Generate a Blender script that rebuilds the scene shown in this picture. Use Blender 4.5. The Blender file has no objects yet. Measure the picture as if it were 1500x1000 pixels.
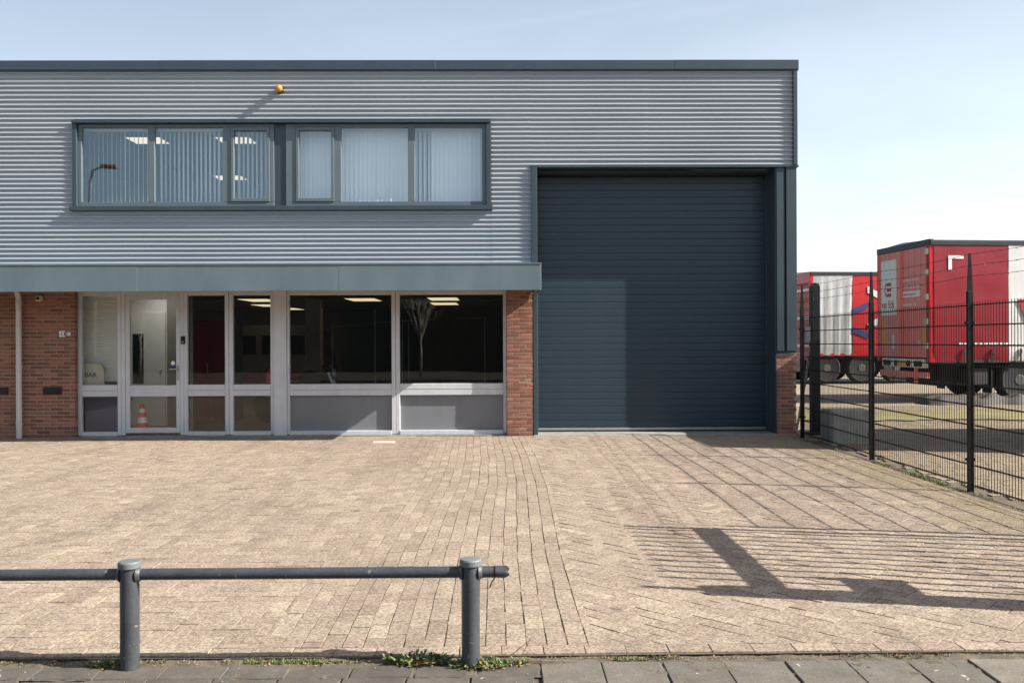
import bpy, math, random
from mathutils import Vector, Matrix, noise
R = math.radians
rnd = random.Random(7)
scene = bpy.context.scene
C = scene.collection

# ------------------------------------------------------------------ camera
cam_data = bpy.data.cameras.new('camera')
cam = bpy.data.objects.new('camera', cam_data); C.objects.link(cam)
cam_data.sensor_width = 36.0
cam_data.lens = 36.0 * 1280 / 1500
cam_data.clip_start = 0.05; cam_data.clip_end = 2000
cam.matrix_world = (Matrix.Translation((0, 0, 1.55)) @ Matrix.Rotation(R(-0.6), 4, 'Z')
                    @ Matrix.Rotation(R(90), 4, 'X') @ Matrix.Rotation(-0.0042, 4, 'Z'))
scene.camera = cam

# ------------------------------------------------------------------ sky and sun
SUN_TO = Vector((1.415, -0.295, 1.0)).normalized()
world = bpy.data.worlds.new('World'); scene.world = world; world.use_nodes = True
wn = world.node_tree; wn.nodes.clear()
sky = wn.nodes.new('ShaderNodeTexSky'); sky.sky_type = 'NISHITA'; sky.sun_disc = False
sky.sun_elevation = math.asin(SUN_TO.z); sky.sun_rotation = math.atan2(SUN_TO.x, SUN_TO.y)
sky.air_density = 1.0; sky.dust_density = 4.0; sky.ozone_density = 1.2; sky.altitude = 0
bg = wn.nodes.new('ShaderNodeBackground'); bg.inputs['Strength'].default_value = 0.06
wo = wn.nodes.new('ShaderNodeOutputWorld')
# thin high cirrus, the same all round the sky
tc = wn.nodes.new('ShaderNodeTexCoord'); mp = wn.nodes.new('ShaderNodeMapping')
mp.inputs['Scale'].default_value = (1.2, 1.2, 5.0); mp.inputs['Rotation'].default_value = (0.0, 0.5, 0.4)
nz = wn.nodes.new('ShaderNodeTexNoise'); nz.inputs['Scale'].default_value = 2.2; nz.inputs['Detail'].default_value = 7; nz.inputs['Distortion'].default_value = .8
cr = wn.nodes.new('ShaderNodeValToRGB'); cr.color_ramp.elements[0].position = .38; cr.color_ramp.elements[1].position = .85
cr.color_ramp.elements[0].color = (.0, .0, .0, 1); cr.color_ramp.elements[1].color = (.12, .12, .12, 1)
mx = wn.nodes.new('ShaderNodeMix'); mx.data_type = 'RGBA'
mx.inputs['B'].default_value = (8.0, 9.2, 10.6, 1)
L = wn.links.new
L(tc.outputs['Generated'], mp.inputs['Vector']); L(mp.outputs[0], nz.inputs['Vector']); L(nz.outputs['Fac'], cr.inputs['Fac'])
# ground haze: thicker towards the horizon, the same in every direction
sz = wn.nodes.new('ShaderNodeSeparateXYZ'); L(tc.outputs['Generated'], sz.inputs[0])
ab = wn.nodes.new('ShaderNodeMath'); ab.operation = 'ABSOLUTE'; L(sz.outputs['Z'], ab.inputs[0])
hm = wn.nodes.new('ShaderNodeMath'); hm.operation = 'MULTIPLY'; hm.inputs[1].default_value = -3.4; L(ab.outputs[0], hm.inputs[0])
hx = wn.nodes.new('ShaderNodeMath'); hx.operation = 'EXPONENT'; L(hm.outputs[0], hx.inputs[0])
hs = wn.nodes.new('ShaderNodeMath'); hs.operation = 'MULTIPLY_ADD'; hs.inputs[1].default_value = 1.05; hs.use_clamp = True
# hazy air is brighter towards the sun than away from it
sd = wn.nodes.new('ShaderNodeVectorMath'); sd.operation = 'DOT_PRODUCT'; sd.inputs[1].default_value = SUN_TO; L(tc.outputs['Generated'], sd.inputs[0])
sm = wn.nodes.new('ShaderNodeMapRange'); sm.inputs['From Min'].default_value = -1; sm.inputs['To Min'].default_value = .78; sm.inputs['To Max'].default_value = 1.42; L(sd.outputs['Value'], sm.inputs['Value'])
hp = wn.nodes.new('ShaderNodeMath'); hp.operation = 'MULTIPLY'; L(hx.outputs[0], hp.inputs[0]); L(sm.outputs[0], hp.inputs[1])
L(hp.outputs[0], hs.inputs[0]); L(cr.outputs['Color'], hs.inputs[2]); L(hs.outputs[0], mx.inputs['Factor'])
L(sky.outputs[0], mx.inputs['A']); L(mx.outputs['Result'], bg.inputs['Color']); L(bg.outputs[0], wo.inputs[0])
sun_d = bpy.data.lights.new('sun', 'SUN'); sun_d.energy = 5.0; sun_d.angle = R(0.3); sun_d.color = (1.0, .94, .84)
sun = bpy.data.objects.new('sun', sun_d); C.objects.link(sun)
sun.rotation_euler = (-SUN_TO).to_track_quat('-Z', 'Y').to_euler()
scene.view_settings.view_transform = 'Standard'; scene.view_settings.look = 'None'
scene.view_settings.exposure = 1.2; scene.view_settings.gamma = 1.0
scene.cycles.max_bounces = 8; scene.cycles.transparent_max_bounces = 24
scene.cycles.caustics_reflective = False; scene.cycles.caustics_refractive = False
scene.cycles.sample_clamp_indirect = 6.0

# ------------------------------------------------------------------ helpers
def new_mat(name):
    m = bpy.data.materials.new(name); m.use_nodes = True
    nt = m.node_tree; b = nt.nodes['Principled BSDF']
    return m, nt, b
def mat(name, col, rough=.6, metal=0.0, var=.10, scale=3.0, bump=0.0, bscale=60.0, rand=0.0, spec=.5, streak=0.0, chips=None, fine=0.0, sscale=9.0):
    """plain procedural material: base colour with noise variation, optional vertical streaks, per-object randomness and bump"""
    m, nt, b = new_mat(name); N = nt.nodes.new; K = nt.links.new
    b.inputs['Roughness'].default_value = rough; b.inputs['Metallic'].default_value = metal
    b.inputs['Specular IOR Level'].default_value = spec
    tc = N('ShaderNodeTexCoord')
    n1 = N('ShaderNodeTexNoise'); n1.inputs['Scale'].default_value = scale; n1.inputs['Detail'].default_value = 6; n1.inputs['Roughness'].default_value = .65
    K(tc.outputs['Object'], n1.inputs['Vector'])
    mr = N('ShaderNodeMapRange'); mr.inputs['From Min'].default_value = .3; mr.inputs['From Max'].default_value = .7
    mr.inputs['To Min'].default_value = 1 - var; mr.inputs['To Max'].default_value = 1 + var
    K(n1.outputs['Fac'], mr.inputs['Value'])
    val = mr.outputs[0]
    if fine:
        n3 = N('ShaderNodeTexNoise'); n3.inputs['Scale'].default_value = 90; n3.inputs['Detail'].default_value = 3
        K(tc.outputs['Object'], n3.inputs['Vector'])
        m3 = N('ShaderNodeMapRange'); m3.inputs['From Min'].default_value = .3; m3.inputs['From Max'].default_value = .7
        m3.inputs['To Min'].default_value = 1 - fine; m3.inputs['To Max'].default_value = 1 + fine
        K(n3.outputs['Fac'], m3.inputs['Value'])
        mu = N('ShaderNodeMath'); mu.operation = 'MULTIPLY'; K(val, mu.inputs[0]); K(m3.outputs[0], mu.inputs[1]); val = mu.outputs[0]
    if streak:
        mp = N('ShaderNodeMapping'); mp.inputs['Scale'].default_value = (sscale, sscale, .5); K(tc.outputs['Object'], mp.inputs['Vector'])
        n2 = N('ShaderNodeTexNoise'); n2.inputs['Scale'].default_value = 1.3; n2.inputs['Detail'].default_value = 5; K(mp.outputs[0], n2.inputs['Vector'])
        m2 = N('ShaderNodeMapRange'); m2.inputs['From Min'].default_value = .35; m2.inputs['From Max'].default_value = .75
        m2.inputs['To Min'].default_value = 1.0; m2.inputs['To Max'].default_value = 1 - streak
        K(n2.outputs['Fac'], m2.inputs['Value'])
        mu = N('ShaderNodeMath'); mu.operation = 'MULTIPLY'; K(val, mu.inputs[0]); K(m2.outputs[0], mu.inputs[1]); val = mu.outputs[0]
    if rand:
        oi = N('ShaderNodeObjectInfo'); m4 = N('ShaderNodeMapRange')
        m4.inputs['To Min'].default_value = 1 - rand; m4.inputs['To Max'].default_value = 1 + rand
        K(oi.outputs['Random'], m4.inputs['Value'])
        mu = N('ShaderNodeMath'); mu.operation = 'MULTIPLY'; K(val, mu.inputs[0]); K(m4.outputs[0], mu.inputs[1]); val = mu.outputs[0]
    vm = N('ShaderNodeVectorMath'); vm.operation = 'SCALE'; vm.inputs[0].default_value = col; K(val, vm.inputs['Scale'])
    if chips:
        nc = N('ShaderNodeTexNoise'); nc.inputs['Scale'].default_value = 26; nc.inputs['Detail'].default_value = 5; nc.inputs['Distortion'].default_value = .5; K(tc.outputs['Object'], nc.inputs['Vector'])
        mc = N('ShaderNodeMapRange'); mc.inputs['From Min'].default_value = .665; mc.inputs['From Max'].default_value = .69; K(nc.outputs['Fac'], mc.inputs['Value'])
        cm = N('ShaderNodeMix'); cm.data_type = 'RGBA'; cm.inputs['B'].default_value = (*chips, 1); K(mc.outputs[0], cm.inputs['Factor']); K(vm.outputs[0], cm.inputs['A'])
        K(cm.outputs['Result'], b.inputs['Base Color'])
    else: K(vm.outputs[0], b.inputs['Base Color'])
    rr = N('ShaderNodeMapRange'); rr.inputs['To Min'].default_value = max(.02, rough - .08); rr.inputs['To Max'].default_value = min(1, rough + .08)
    K(n1.outputs['Fac'], rr.inputs['Value']); K(rr.outputs[0], b.inputs['Roughness'])
    if bump:
        nb = N('ShaderNodeTexNoise'); nb.inputs['Scale'].default_value = bscale; nb.inputs['Detail'].default_value = 4; K(tc.outputs['Object'], nb.inputs['Vector'])
        bu = N('ShaderNodeBump'); bu.inputs['Strength'].default_value = bump; bu.inputs['Distance'].default_value = .01
        K(nb.outputs['Fac'], bu.inputs['Height']); K(bu.outputs[0], b.inputs['Normal'])
    return m
def glass_mat(name, tint, boost=1.0, ior=1.5, coat=(1,1,1)):
    m = bpy.data.materials.new(name); m.use_nodes = True; nt = m.node_tree; nt.nodes.clear(); N = nt.nodes.new; K = nt.links.new
    o = N('ShaderNodeOutputMaterial'); mix = N('ShaderNodeMixShader'); tr = N('ShaderNodeBsdfTransparent'); gl = N('ShaderNodeBsdfGlossy'); geo = N('ShaderNodeNewGeometry')
    gl.inputs['Roughness'].default_value = 0.0; gl.inputs['Color'].default_value = (*coat, 1); tr.inputs['Color'].default_value = (*tint, 1)
    f0 = boost*((ior-1)/(ior+1))**2
    dt = N('ShaderNodeVectorMath'); dt.operation = 'DOT_PRODUCT'; K(geo.outputs['Incoming'], dt.inputs[0]); K(geo.outputs['Normal'], dt.inputs[1])
    ab = N('ShaderNodeMath'); ab.operation = 'ABSOLUTE'; K(dt.outputs['Value'], ab.inputs[0])
    om = N('ShaderNodeMath'); om.operation = 'SUBTRACT'; om.inputs[0].default_value = 1.0; K(ab.outputs[0], om.inputs[1])
    pw = N('ShaderNodeMath'); pw.operation = 'POWER'; pw.inputs[1].default_value = 5.0; K(om.outputs[0], pw.inputs[0])
    mu = N('ShaderNodeMath'); mu.operation = 'MULTIPLY_ADD'; mu.inputs[1].default_value = 1-f0; mu.inputs[2].default_value = f0; mu.use_clamp = True
    tc = N('ShaderNodeTexCoord'); nb = N('ShaderNodeTexNoise'); nb.inputs['Scale'].default_value = 1.1; nb.inputs['Detail'].default_value = 1
    bu = N('ShaderNodeBump'); bu.inputs['Strength'].default_value = .05; bu.inputs['Distance'].default_value = .02
    K(tc.outputs['Object'], nb.inputs['Vector']); K(nb.outputs['Fac'], bu.inputs['Height']); K(bu.outputs[0], gl.inputs['Normal'])
    K(pw.outputs[0], mu.inputs[0]); K(mu.outputs[0], mix.inputs[0]); K(tr.outputs[0], mix.inputs[1]); K(gl.outputs[0], mix.inputs[2]); K(mix.outputs[0], o.inputs[0])
    return m
def emit_mat(name, col, s):
    m, nt, b = new_mat(name); b.inputs['Base Color'].default_value = (.8, .8, .8, 1)
    b.inputs['Emission Color'].default_value = (*col, 1); b.inputs['Emission Strength'].default_value = s
    return m

class MB:
    """collects shapes; build() links them as one mesh object"""
    def __init__(s): s.v = []; s.f = []; s.a = []
    def add(s, vs, fs, a=0.0):
        o = len(s.v); s.v += [tuple(v) for v in vs]; s.f += [tuple(i + o for i in f) for f in fs]; s.a += [a] * len(fs); return s
    def box(s, x0, x1, y0, y1, z0, z1, a=0.0):
        vs = [(x0,y0,z0),(x1,y0,z0),(x1,y1,z0),(x0,y1,z0),(x0,y0,z1),(x1,y0,z1),(x1,y1,z1),(x0,y1,z1)]
        return s.add(vs, [(0,3,2,1),(4,5,6,7),(0,1,5,4),(1,2,6,5),(2,3,7,6),(3,0,4,7)], a)
    def bbox(s, x0, x1, y0, y1, z0, z1, b=.004):
        """box with chamfered edges"""
        b = min(b, (x1-x0)*.45, (y1-y0)*.45, (z1-z0)*.45)
        vs = []; idx = {}
        X = (x0, x1); Y = (y0, y1); Z = (z0, z1)
        for i in (0,1):
            for j in (0,1):
                for k in (0,1):
                    sx = b if i == 0 else -b; sy = b if j == 0 else -b; sz = b if k == 0 else -b
                    idx[i,j,k,'x'] = len(vs); vs.append((X[i], Y[j]+sy, Z[k]+sz))
                    idx[i,j,k,'y'] = len(vs); vs.append((X[i]+sx, Y[j], Z[k]+sz))
                    idx[i,j,k,'z'] = len(vs); vs.append((X[i]+sx, Y[j]+sy, Z[k]))
        fs = []
        g = idx
        fs += [(g[0,0,0,'x'],g[0,0,1,'x'],g[0,1,1,'x'],g[0,1,0,'x']), (g[1,0,0,'x'],g[1,1,0,'x'],g[1,1,1,'x'],g[1,0,1,'x'])]
        fs += [(g[0,0,0,'y'],g[1,0,0,'y'],g[1,0,1,'y'],g[0,0,1,'y']), (g[0,1,0,'y'],g[0,1,1,'y'],g[1,1,1,'y'],g[1,1,0,'y'])]
        fs += [(g[0,0,0,'z'],g[0,1,0,'z'],g[1,1,0,'z'],g[1,0,0,'z']), (g[0,0,1,'z'],g[1,0,1,'z'],g[1,1,1,'z'],g[0,1,1,'z'])]
        for j in (0,1):
            for k in (0,1): fs.append((g[0,j,k,'y'],g[1,j,k,'y'],g[1,j,k,'z'],g[0,j,k,'z']) if j == k else (g[0,j,k,'z'],g[1,j,k,'z'],g[1,j,k,'y'],g[0,j,k,'y']))
        for i in (0,1):
            for k in (0,1): fs.append((g[i,0,k,'z'],g[i,1,k,'z'],g[i,1,k,'x'],g[i,0,k,'x']) if i == k else (g[i,0,k,'x'],g[i,1,k,'x'],g[i,1,k,'z'],g[i,0,k,'z']))
        for i in (0,1):
            for j in (0,1): fs.append((g[i,j,0,'x'],g[i,j,1,'x'],g[i,j,1,'y'],g[i,j,0,'y']) if i == j else (g[i,j,0,'y'],g[i,j,1,'y'],g[i,j,1,'x'],g[i,j,0,'x']))
        for i in (0,1):
            for j in (0,1):
                for k in (0,1): fs.append((g[i,j,k,'x'],g[i,j,k,'y'],g[i,j,k,'z']))
        return s.add(vs, fs)
    def tube(s, pts, rad, n=8, caps=True):
        pts = [Vector(p) for p in pts]; m = len(pts)
        if not isinstance(rad, (list, tuple)): rad = [rad] * m
        vs = []; up = None
        for i, p in enumerate(pts):
            d = (pts[min(i+1, m-1)] - pts[max(i-1, 0)]).normalized()
            if up is None: up = Vector((0,0,1)) if abs(d.z) < .9 else Vector((1,0,0))
            a = d.cross(up).normalized(); b = a.cross(d).normalized(); up = b
            for k in range(n):
                t = 2*math.pi*k/n; vs.append(p + (a*math.cos(t) + b*math.sin(t)) * rad[i])
        fs = [(i*n+k, i*n+(k+1) % n, (i+1)*n+(k+1) % n, (i+1)*n+k) for i in range(m-1) for k in range(n)]
        if caps: fs += [tuple(range(n))[::-1], tuple(range((m-1)*n, m*n))]
        return s.add(vs, fs)
    def lathe(s, prof, c=(0,0,0), n=24, axis='z'):
        vs = []
        for r, h in prof:
            for k in range(n):
                t = 2*math.pi*k/n; a, b = r*math.cos(t), r*math.sin(t)
                q = (a, b, h) if axis == 'z' else ((h, a, b) if axis == 'x' else (b, h, a))
                vs.append((c[0]+q[0], c[1]+q[1], c[2]+q[2]))
        m = len(prof)
        fs = [(i*n+k, i*n+(k+1) % n, (i+1)*n+(k+1) % n, (i+1)*n+k) for i in range(m-1) for k in range(n)]
        fs += [tuple(range(n))[::-1], tuple(range((m-1)*n, m*n))]
        return s.add(vs, fs)
    def prism(s, poly, y0, y1, plane='xz'):
        """extrude a polygon given in plane coordinates"""
        n = len(poly)
        if plane == 'xz': q = lambda a, b, h: (a, h, b)
        elif plane == 'xy': q = lambda a, b, h: (a, b, h)
        else: q = lambda a, b, h: (h, a, b)
        vs = [q(a, b, y0) for a, b in poly] + [q(a, b, y1) for a, b in poly]
        fs = [tuple(range(n)), tuple(range(n, 2*n))[::-1]] + [(i, i+n, (i+1) % n+n, (i+1) % n) for i in range(n)]
        return s.add(vs, fs)
    def mesh(s, name, m, org=(0,0,0), smooth=None, attr=False):
        me = bpy.data.meshes.new(name)
        me.from_pydata([(v[0]-org[0], v[1]-org[1], v[2]-org[2]) for v in s.v], [], s.f)
        if attr:
            at = me.attributes.new('rnd', 'FLOAT', 'FACE'); at.data.foreach_set('value', s.a)
        if smooth: 
            me.shade_smooth() if smooth is True else me.set_sharp_from_angle(angle=smooth)
        if m: me.materials.append(m)
        return me
    def build(s, name, m, parent=None, org=None, smooth=None, attr=False, flip=True):
        if org is None: org = parent['org'] if parent is not None and 'org' in parent else (0,0,0)
        me = s.mesh(name, m, org, smooth, attr)
        import bmesh as _b
        if flip:
            bm = _b.new(); bm.from_mesh(me); _b.ops.recalc_face_normals(bm, faces=bm.faces); bm.to_mesh(me); bm.free()
        o = bpy.data.objects.new(name, me); C.objects.link(o)
        if parent is not None:
            o.parent = parent; o['org'] = parent['org'] if 'org' in parent else (0,0,0)
        else: o.location = org; o['org'] = tuple(org)
        return o
def tag(o, label, cat, group=None, kind=None):
    o['label'] = label; o['category'] = cat
    if group: o['group'] = group
    if kind: o['kind'] = kind
    return o
def thing(name, label, cat, loc=(0,0,0), group=None):
    o = bpy.data.objects.new(name, None); C.objects.link(o); o.location = loc; o['org'] = tuple(loc); o.empty_display_size = .2
    return tag(o, label, cat, group)
def struct(o, label=None, cat=None):
    o['kind'] = 'structure'
    if label: o['label'] = label; o['category'] = cat
    return o
def inst(name, me, parent, loc, rot=None):
    o = bpy.data.objects.new(name, me); C.objects.link(o); o.parent = parent; o.location = loc
    if rot: o.rotation_euler = rot
    return o
def copy_tree(o, parent=None):
    c = o.copy(); C.objects.link(c); c.parent = parent
    for ch in list(o.children): copy_tree(ch, c)
    return c
def text_mb(body, size, fn, ext=.002, bold=0.0, sx=1.0):
    """lettering as thin geometry: fn maps (x, y, depth) of the text plane to a point"""
    cu = bpy.data.curves.new('lettering', 'FONT'); cu.body = body; cu.size = size; cu.extrude = ext; cu.offset = bold; cu.resolution_u = 3
    ob = bpy.data.objects.new('lettering', cu); C.objects.link(ob)
    bpy.context.view_layer.update()
    me = bpy.data.meshes.new_from_object(ob)
    mb = MB(); mb.add([fn(v.co.x*sx, v.co.y, v.co.z) for v in me.vertices], [tuple(p.vertices) for p in me.polygons])
    bpy.data.objects.remove(ob); bpy.data.curves.remove(cu); bpy.data.meshes.remove(me)
    return mb

# ------------------------------------------------------------------ materials
M = {}
M['trim'] = mat('dark blue grey coated trim', (.034, .056, .072), .45, .0, .08, 2.0, streak=.10)
M['fascia'] = mat('grey blue coated fascia', (.122, .172, .200), .5, 0, .07, .8, streak=.20, sscale=2.6)
M['frame_up'] = mat('blue grey window frame', (.105, .140, .160), .45, 0, .05, 3)
M['alu'] = mat('weathered anodised aluminium frame', (.58, .60, .64), .5, .1, .07, 4, streak=.08)
M['panel'] = mat('grey infill board', (.18, .19, .21), .55, 0, .04, 2, streak=.05)
M['mortar'] = mat('sandy mortar', (.30, .255, .205), .95, 0, .15, 12, .5, 150)
M['brick'] = mat('red brown facing brick', (.245, .104, .072), .88, 0, .22, 14, .6, 120, rand=.34, fine=.15)
M['door'] = mat('anthracite door slat', (.019, .038, .056), .40, 0, .05, 1.5, streak=.06)
M['rail'] = mat('graphite painted steel tube', (.052, .058, .068), .45, .05, .22, 7, .25, 160, streak=.18, fine=.18, chips=(.16, .15, .145))
M['cap'] = mat('grey plastic cap', (.125, .14, .145), .6, 0, .10, 10)
M['black'] = mat('black powder coated steel', (.006, .006, .0065), .45, 0, .10, 6, spec=.35)
M['galv'] = mat('galvanised steel', (.42, .42, .42), .4, .7, .12, 20)
M['pipe'] = mat('pale grey plastic pipe', (.55, .55, .56), .5, 0, .06, 6, streak=.10)
M['white'] = mat('white paint', (.78, .78, .77), .5, 0, .04, 4)
M['plate'] = mat('white enamel plate', (.85, .85, .84), .3, 0, .03, 4)
M['ink'] = mat('black lettering', (.02, .02, .022), .5, 0, .05, 4)
M['concrete'] = mat('weathered concrete', (.25, .25, .23), .95, 0, .22, 5, .4, 80, streak=.2)
M['block'] = mat('mossy dark concrete', (.36, .36, .32), .95, 0, .25, 5, .4, 80, streak=.25)
M['slab'] = mat('pale concrete cover', (.55, .50, .42), .9, 0, .10, 9, .3, 90)
M['blind'] = mat('white fabric blind slat', (.95, .96, .97), .8, 0, .02, 3)
M['hallwall'] = mat('white painted hall wall', (.82, .80, .76), .8, 0, .03, 2)
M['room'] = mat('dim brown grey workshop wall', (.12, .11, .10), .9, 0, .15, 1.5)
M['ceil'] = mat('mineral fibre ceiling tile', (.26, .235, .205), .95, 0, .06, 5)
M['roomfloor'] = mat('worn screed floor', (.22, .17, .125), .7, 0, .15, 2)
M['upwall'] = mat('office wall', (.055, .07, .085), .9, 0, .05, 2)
M['lamp'] = emit_mat('warm lit lamp diffuser', (1.0, .80, .52), .40)
M['hall_fill'] = emit_mat('added hall fill lamp diffuser', (1.0, .95, .88), 1.15)  # glow of the added, unseen lamp that lifts the hall
M['lamp2'] = emit_mat('lit office lamp diffuser', (1.0, .84, .62), .46)
M['orange'] = mat('amber beacon lens', (.75, .26, .015), .25, 0, .05, 6)
M['cone'] = mat('fluorescent orange plastic', (.75, .10, .03), .5, 0, .05, 6)
M['redlocker'] = mat('dark red locker', (.26, .012, .016), .45, 0, .05, 3)
M['redpaint'] = mat('bright red paint', (.55, .012, .02), .35, 0, .05, 3)
M['navy'] = mat('navy crate plastic', (.020, .034, .14), .6, 0, .08, 4)
M['cream'] = mat('cream counter board', (.55, .50, .40), .6, 0, .05, 4)
M['vancream'] = mat('cream van paint darkened for dim room', (.17, .15, .115), .6, 0, .05, 4)  # cream darkened to stand in for the dim interior
M['tile_dark'] = None
M['rubber'] = mat('black rubber', (.018, .018, .019), .8, 0, .15, 10)
M['steel'] = mat('dirty chassis steel', (.045, .04, .038), .7, .2, .3, 5)
M['rim'] = mat('dusty wheel rim', (.10, .10, .095), .7, .2, .15, 8)
M['tarp_red'] = mat('red curtain tarpaulin', (.26, .007, .018), .42, 0, .10, 1.2, streak=.12)
M['tarp_red2'] = mat('bright red curtain tarpaulin', (.50, .009, .015), .45, 0, .08, 1.2, streak=.10)
M['tarp_white'] = mat('white curtain tarpaulin', (.70, .70, .70), .5, 0, .06, 1.2, streak=.15)
M['tarp_grey'] = mat('grimy white curtain', (.50, .51, .52), .6, 0, .14, 1.4, streak=.35)
M['door_red'] = mat('faded red door with bounce light in tone', (.92, .27, .225), .5, 0, .09, 1.3, streak=.16)  # red raised to stand in for bounce light on the shaded rear
M['cream_print'] = mat('off white print', (.92, .87, .78), .5, 0, .04, 2, streak=.12)
M['red_print'] = mat('red print', (.42, .045, .045), .5, 0, .03, 2)
M['blue_print'] = mat('blue print', (.02, .035, .15), .5, 0, .04, 2)
M['darkrail'] = mat('dark grey aluminium rail', (.045, .05, .052), .45, .3, .15, 3)
M['yellow'] = mat('yellow reflector', (.80, .42, .02), .4, 0, .05, 4)
M['timber'] = mat('brown side board', (.36, .20, .09), .8, 0, .2, 4)
M['bark'] = mat('pale bark', (.50, .46, .39), .9, 0, .2, 9, .5, 60)
M['leaf'] = mat('weed leaf', (.095, .135, .040), .6, 0, .35, 30)
M['grass'] = mat('short grass', (.11, .145, .04), .6, 0, .35, 12)
M['mossy'] = mat('olive moss', (.105, .105, .04), .8, 0, .4, 8)
M['dry'] = mat('dry leaf', (.30, .17, .09), .8, 0, .3, 30)
M['twig'] = mat('dry twig', (.10, .065, .045), .9, 0, .2, 20)
M['tarpheap'] = mat('grey tarpaulin heap', (.075, .068, .062), .8, 0, .25, 5, .4, 20)
M['warehouse'] = mat('brown warehouse sheet', (.11, .10, .092), .8, 0, .12, .4, streak=.2)
M['glass'] = glass_mat('window glass', (.95, .97, .96), 1.0, 1.45)
M['glass_up'] = glass_mat('upper window glass', (.97, .99, 1.0), 2.3, 1.5, (.72, .90, 1.0))
M['darkglass'] = mat('dark vehicle glass', (.01, .011, .012), .08, 0, .05, 2)

def cladding_mat():
    m, nt, b = new_mat('silver coated corrugated sheet'); N = nt.nodes.new; K = nt.links.new
    tc = N('ShaderNodeTexCoord'); mp = N('ShaderNodeMapping'); mp.inputs['Scale'].default_value = (.35, .35, 1.4)
    n1 = N('ShaderNodeTexNoise'); n1.inputs['Scale'].default_value = 1.4; n1.inputs['Detail'].default_value = 7
    K(tc.outputs['Object'], mp.inputs['Vector']); K(mp.outputs[0], n1.inputs['Vector'])
    cr = N('ShaderNodeValToRGB'); e = cr.color_ramp.elements
    e[0].position = .3; e[0].color = (.35, .385, .425, 1); e[1].position = .7; e[1].color = (.40, .435, .475, 1)
    K(n1.outputs['Fac'], cr.inputs['Fac']); K(cr.outputs['Color'], b.inputs['Base Color'])
    b.inputs['Metallic'].default_value = .25; b.inputs['Roughness'].default_value = .36
    return m
M['clad'] = cladding_mat()

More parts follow.
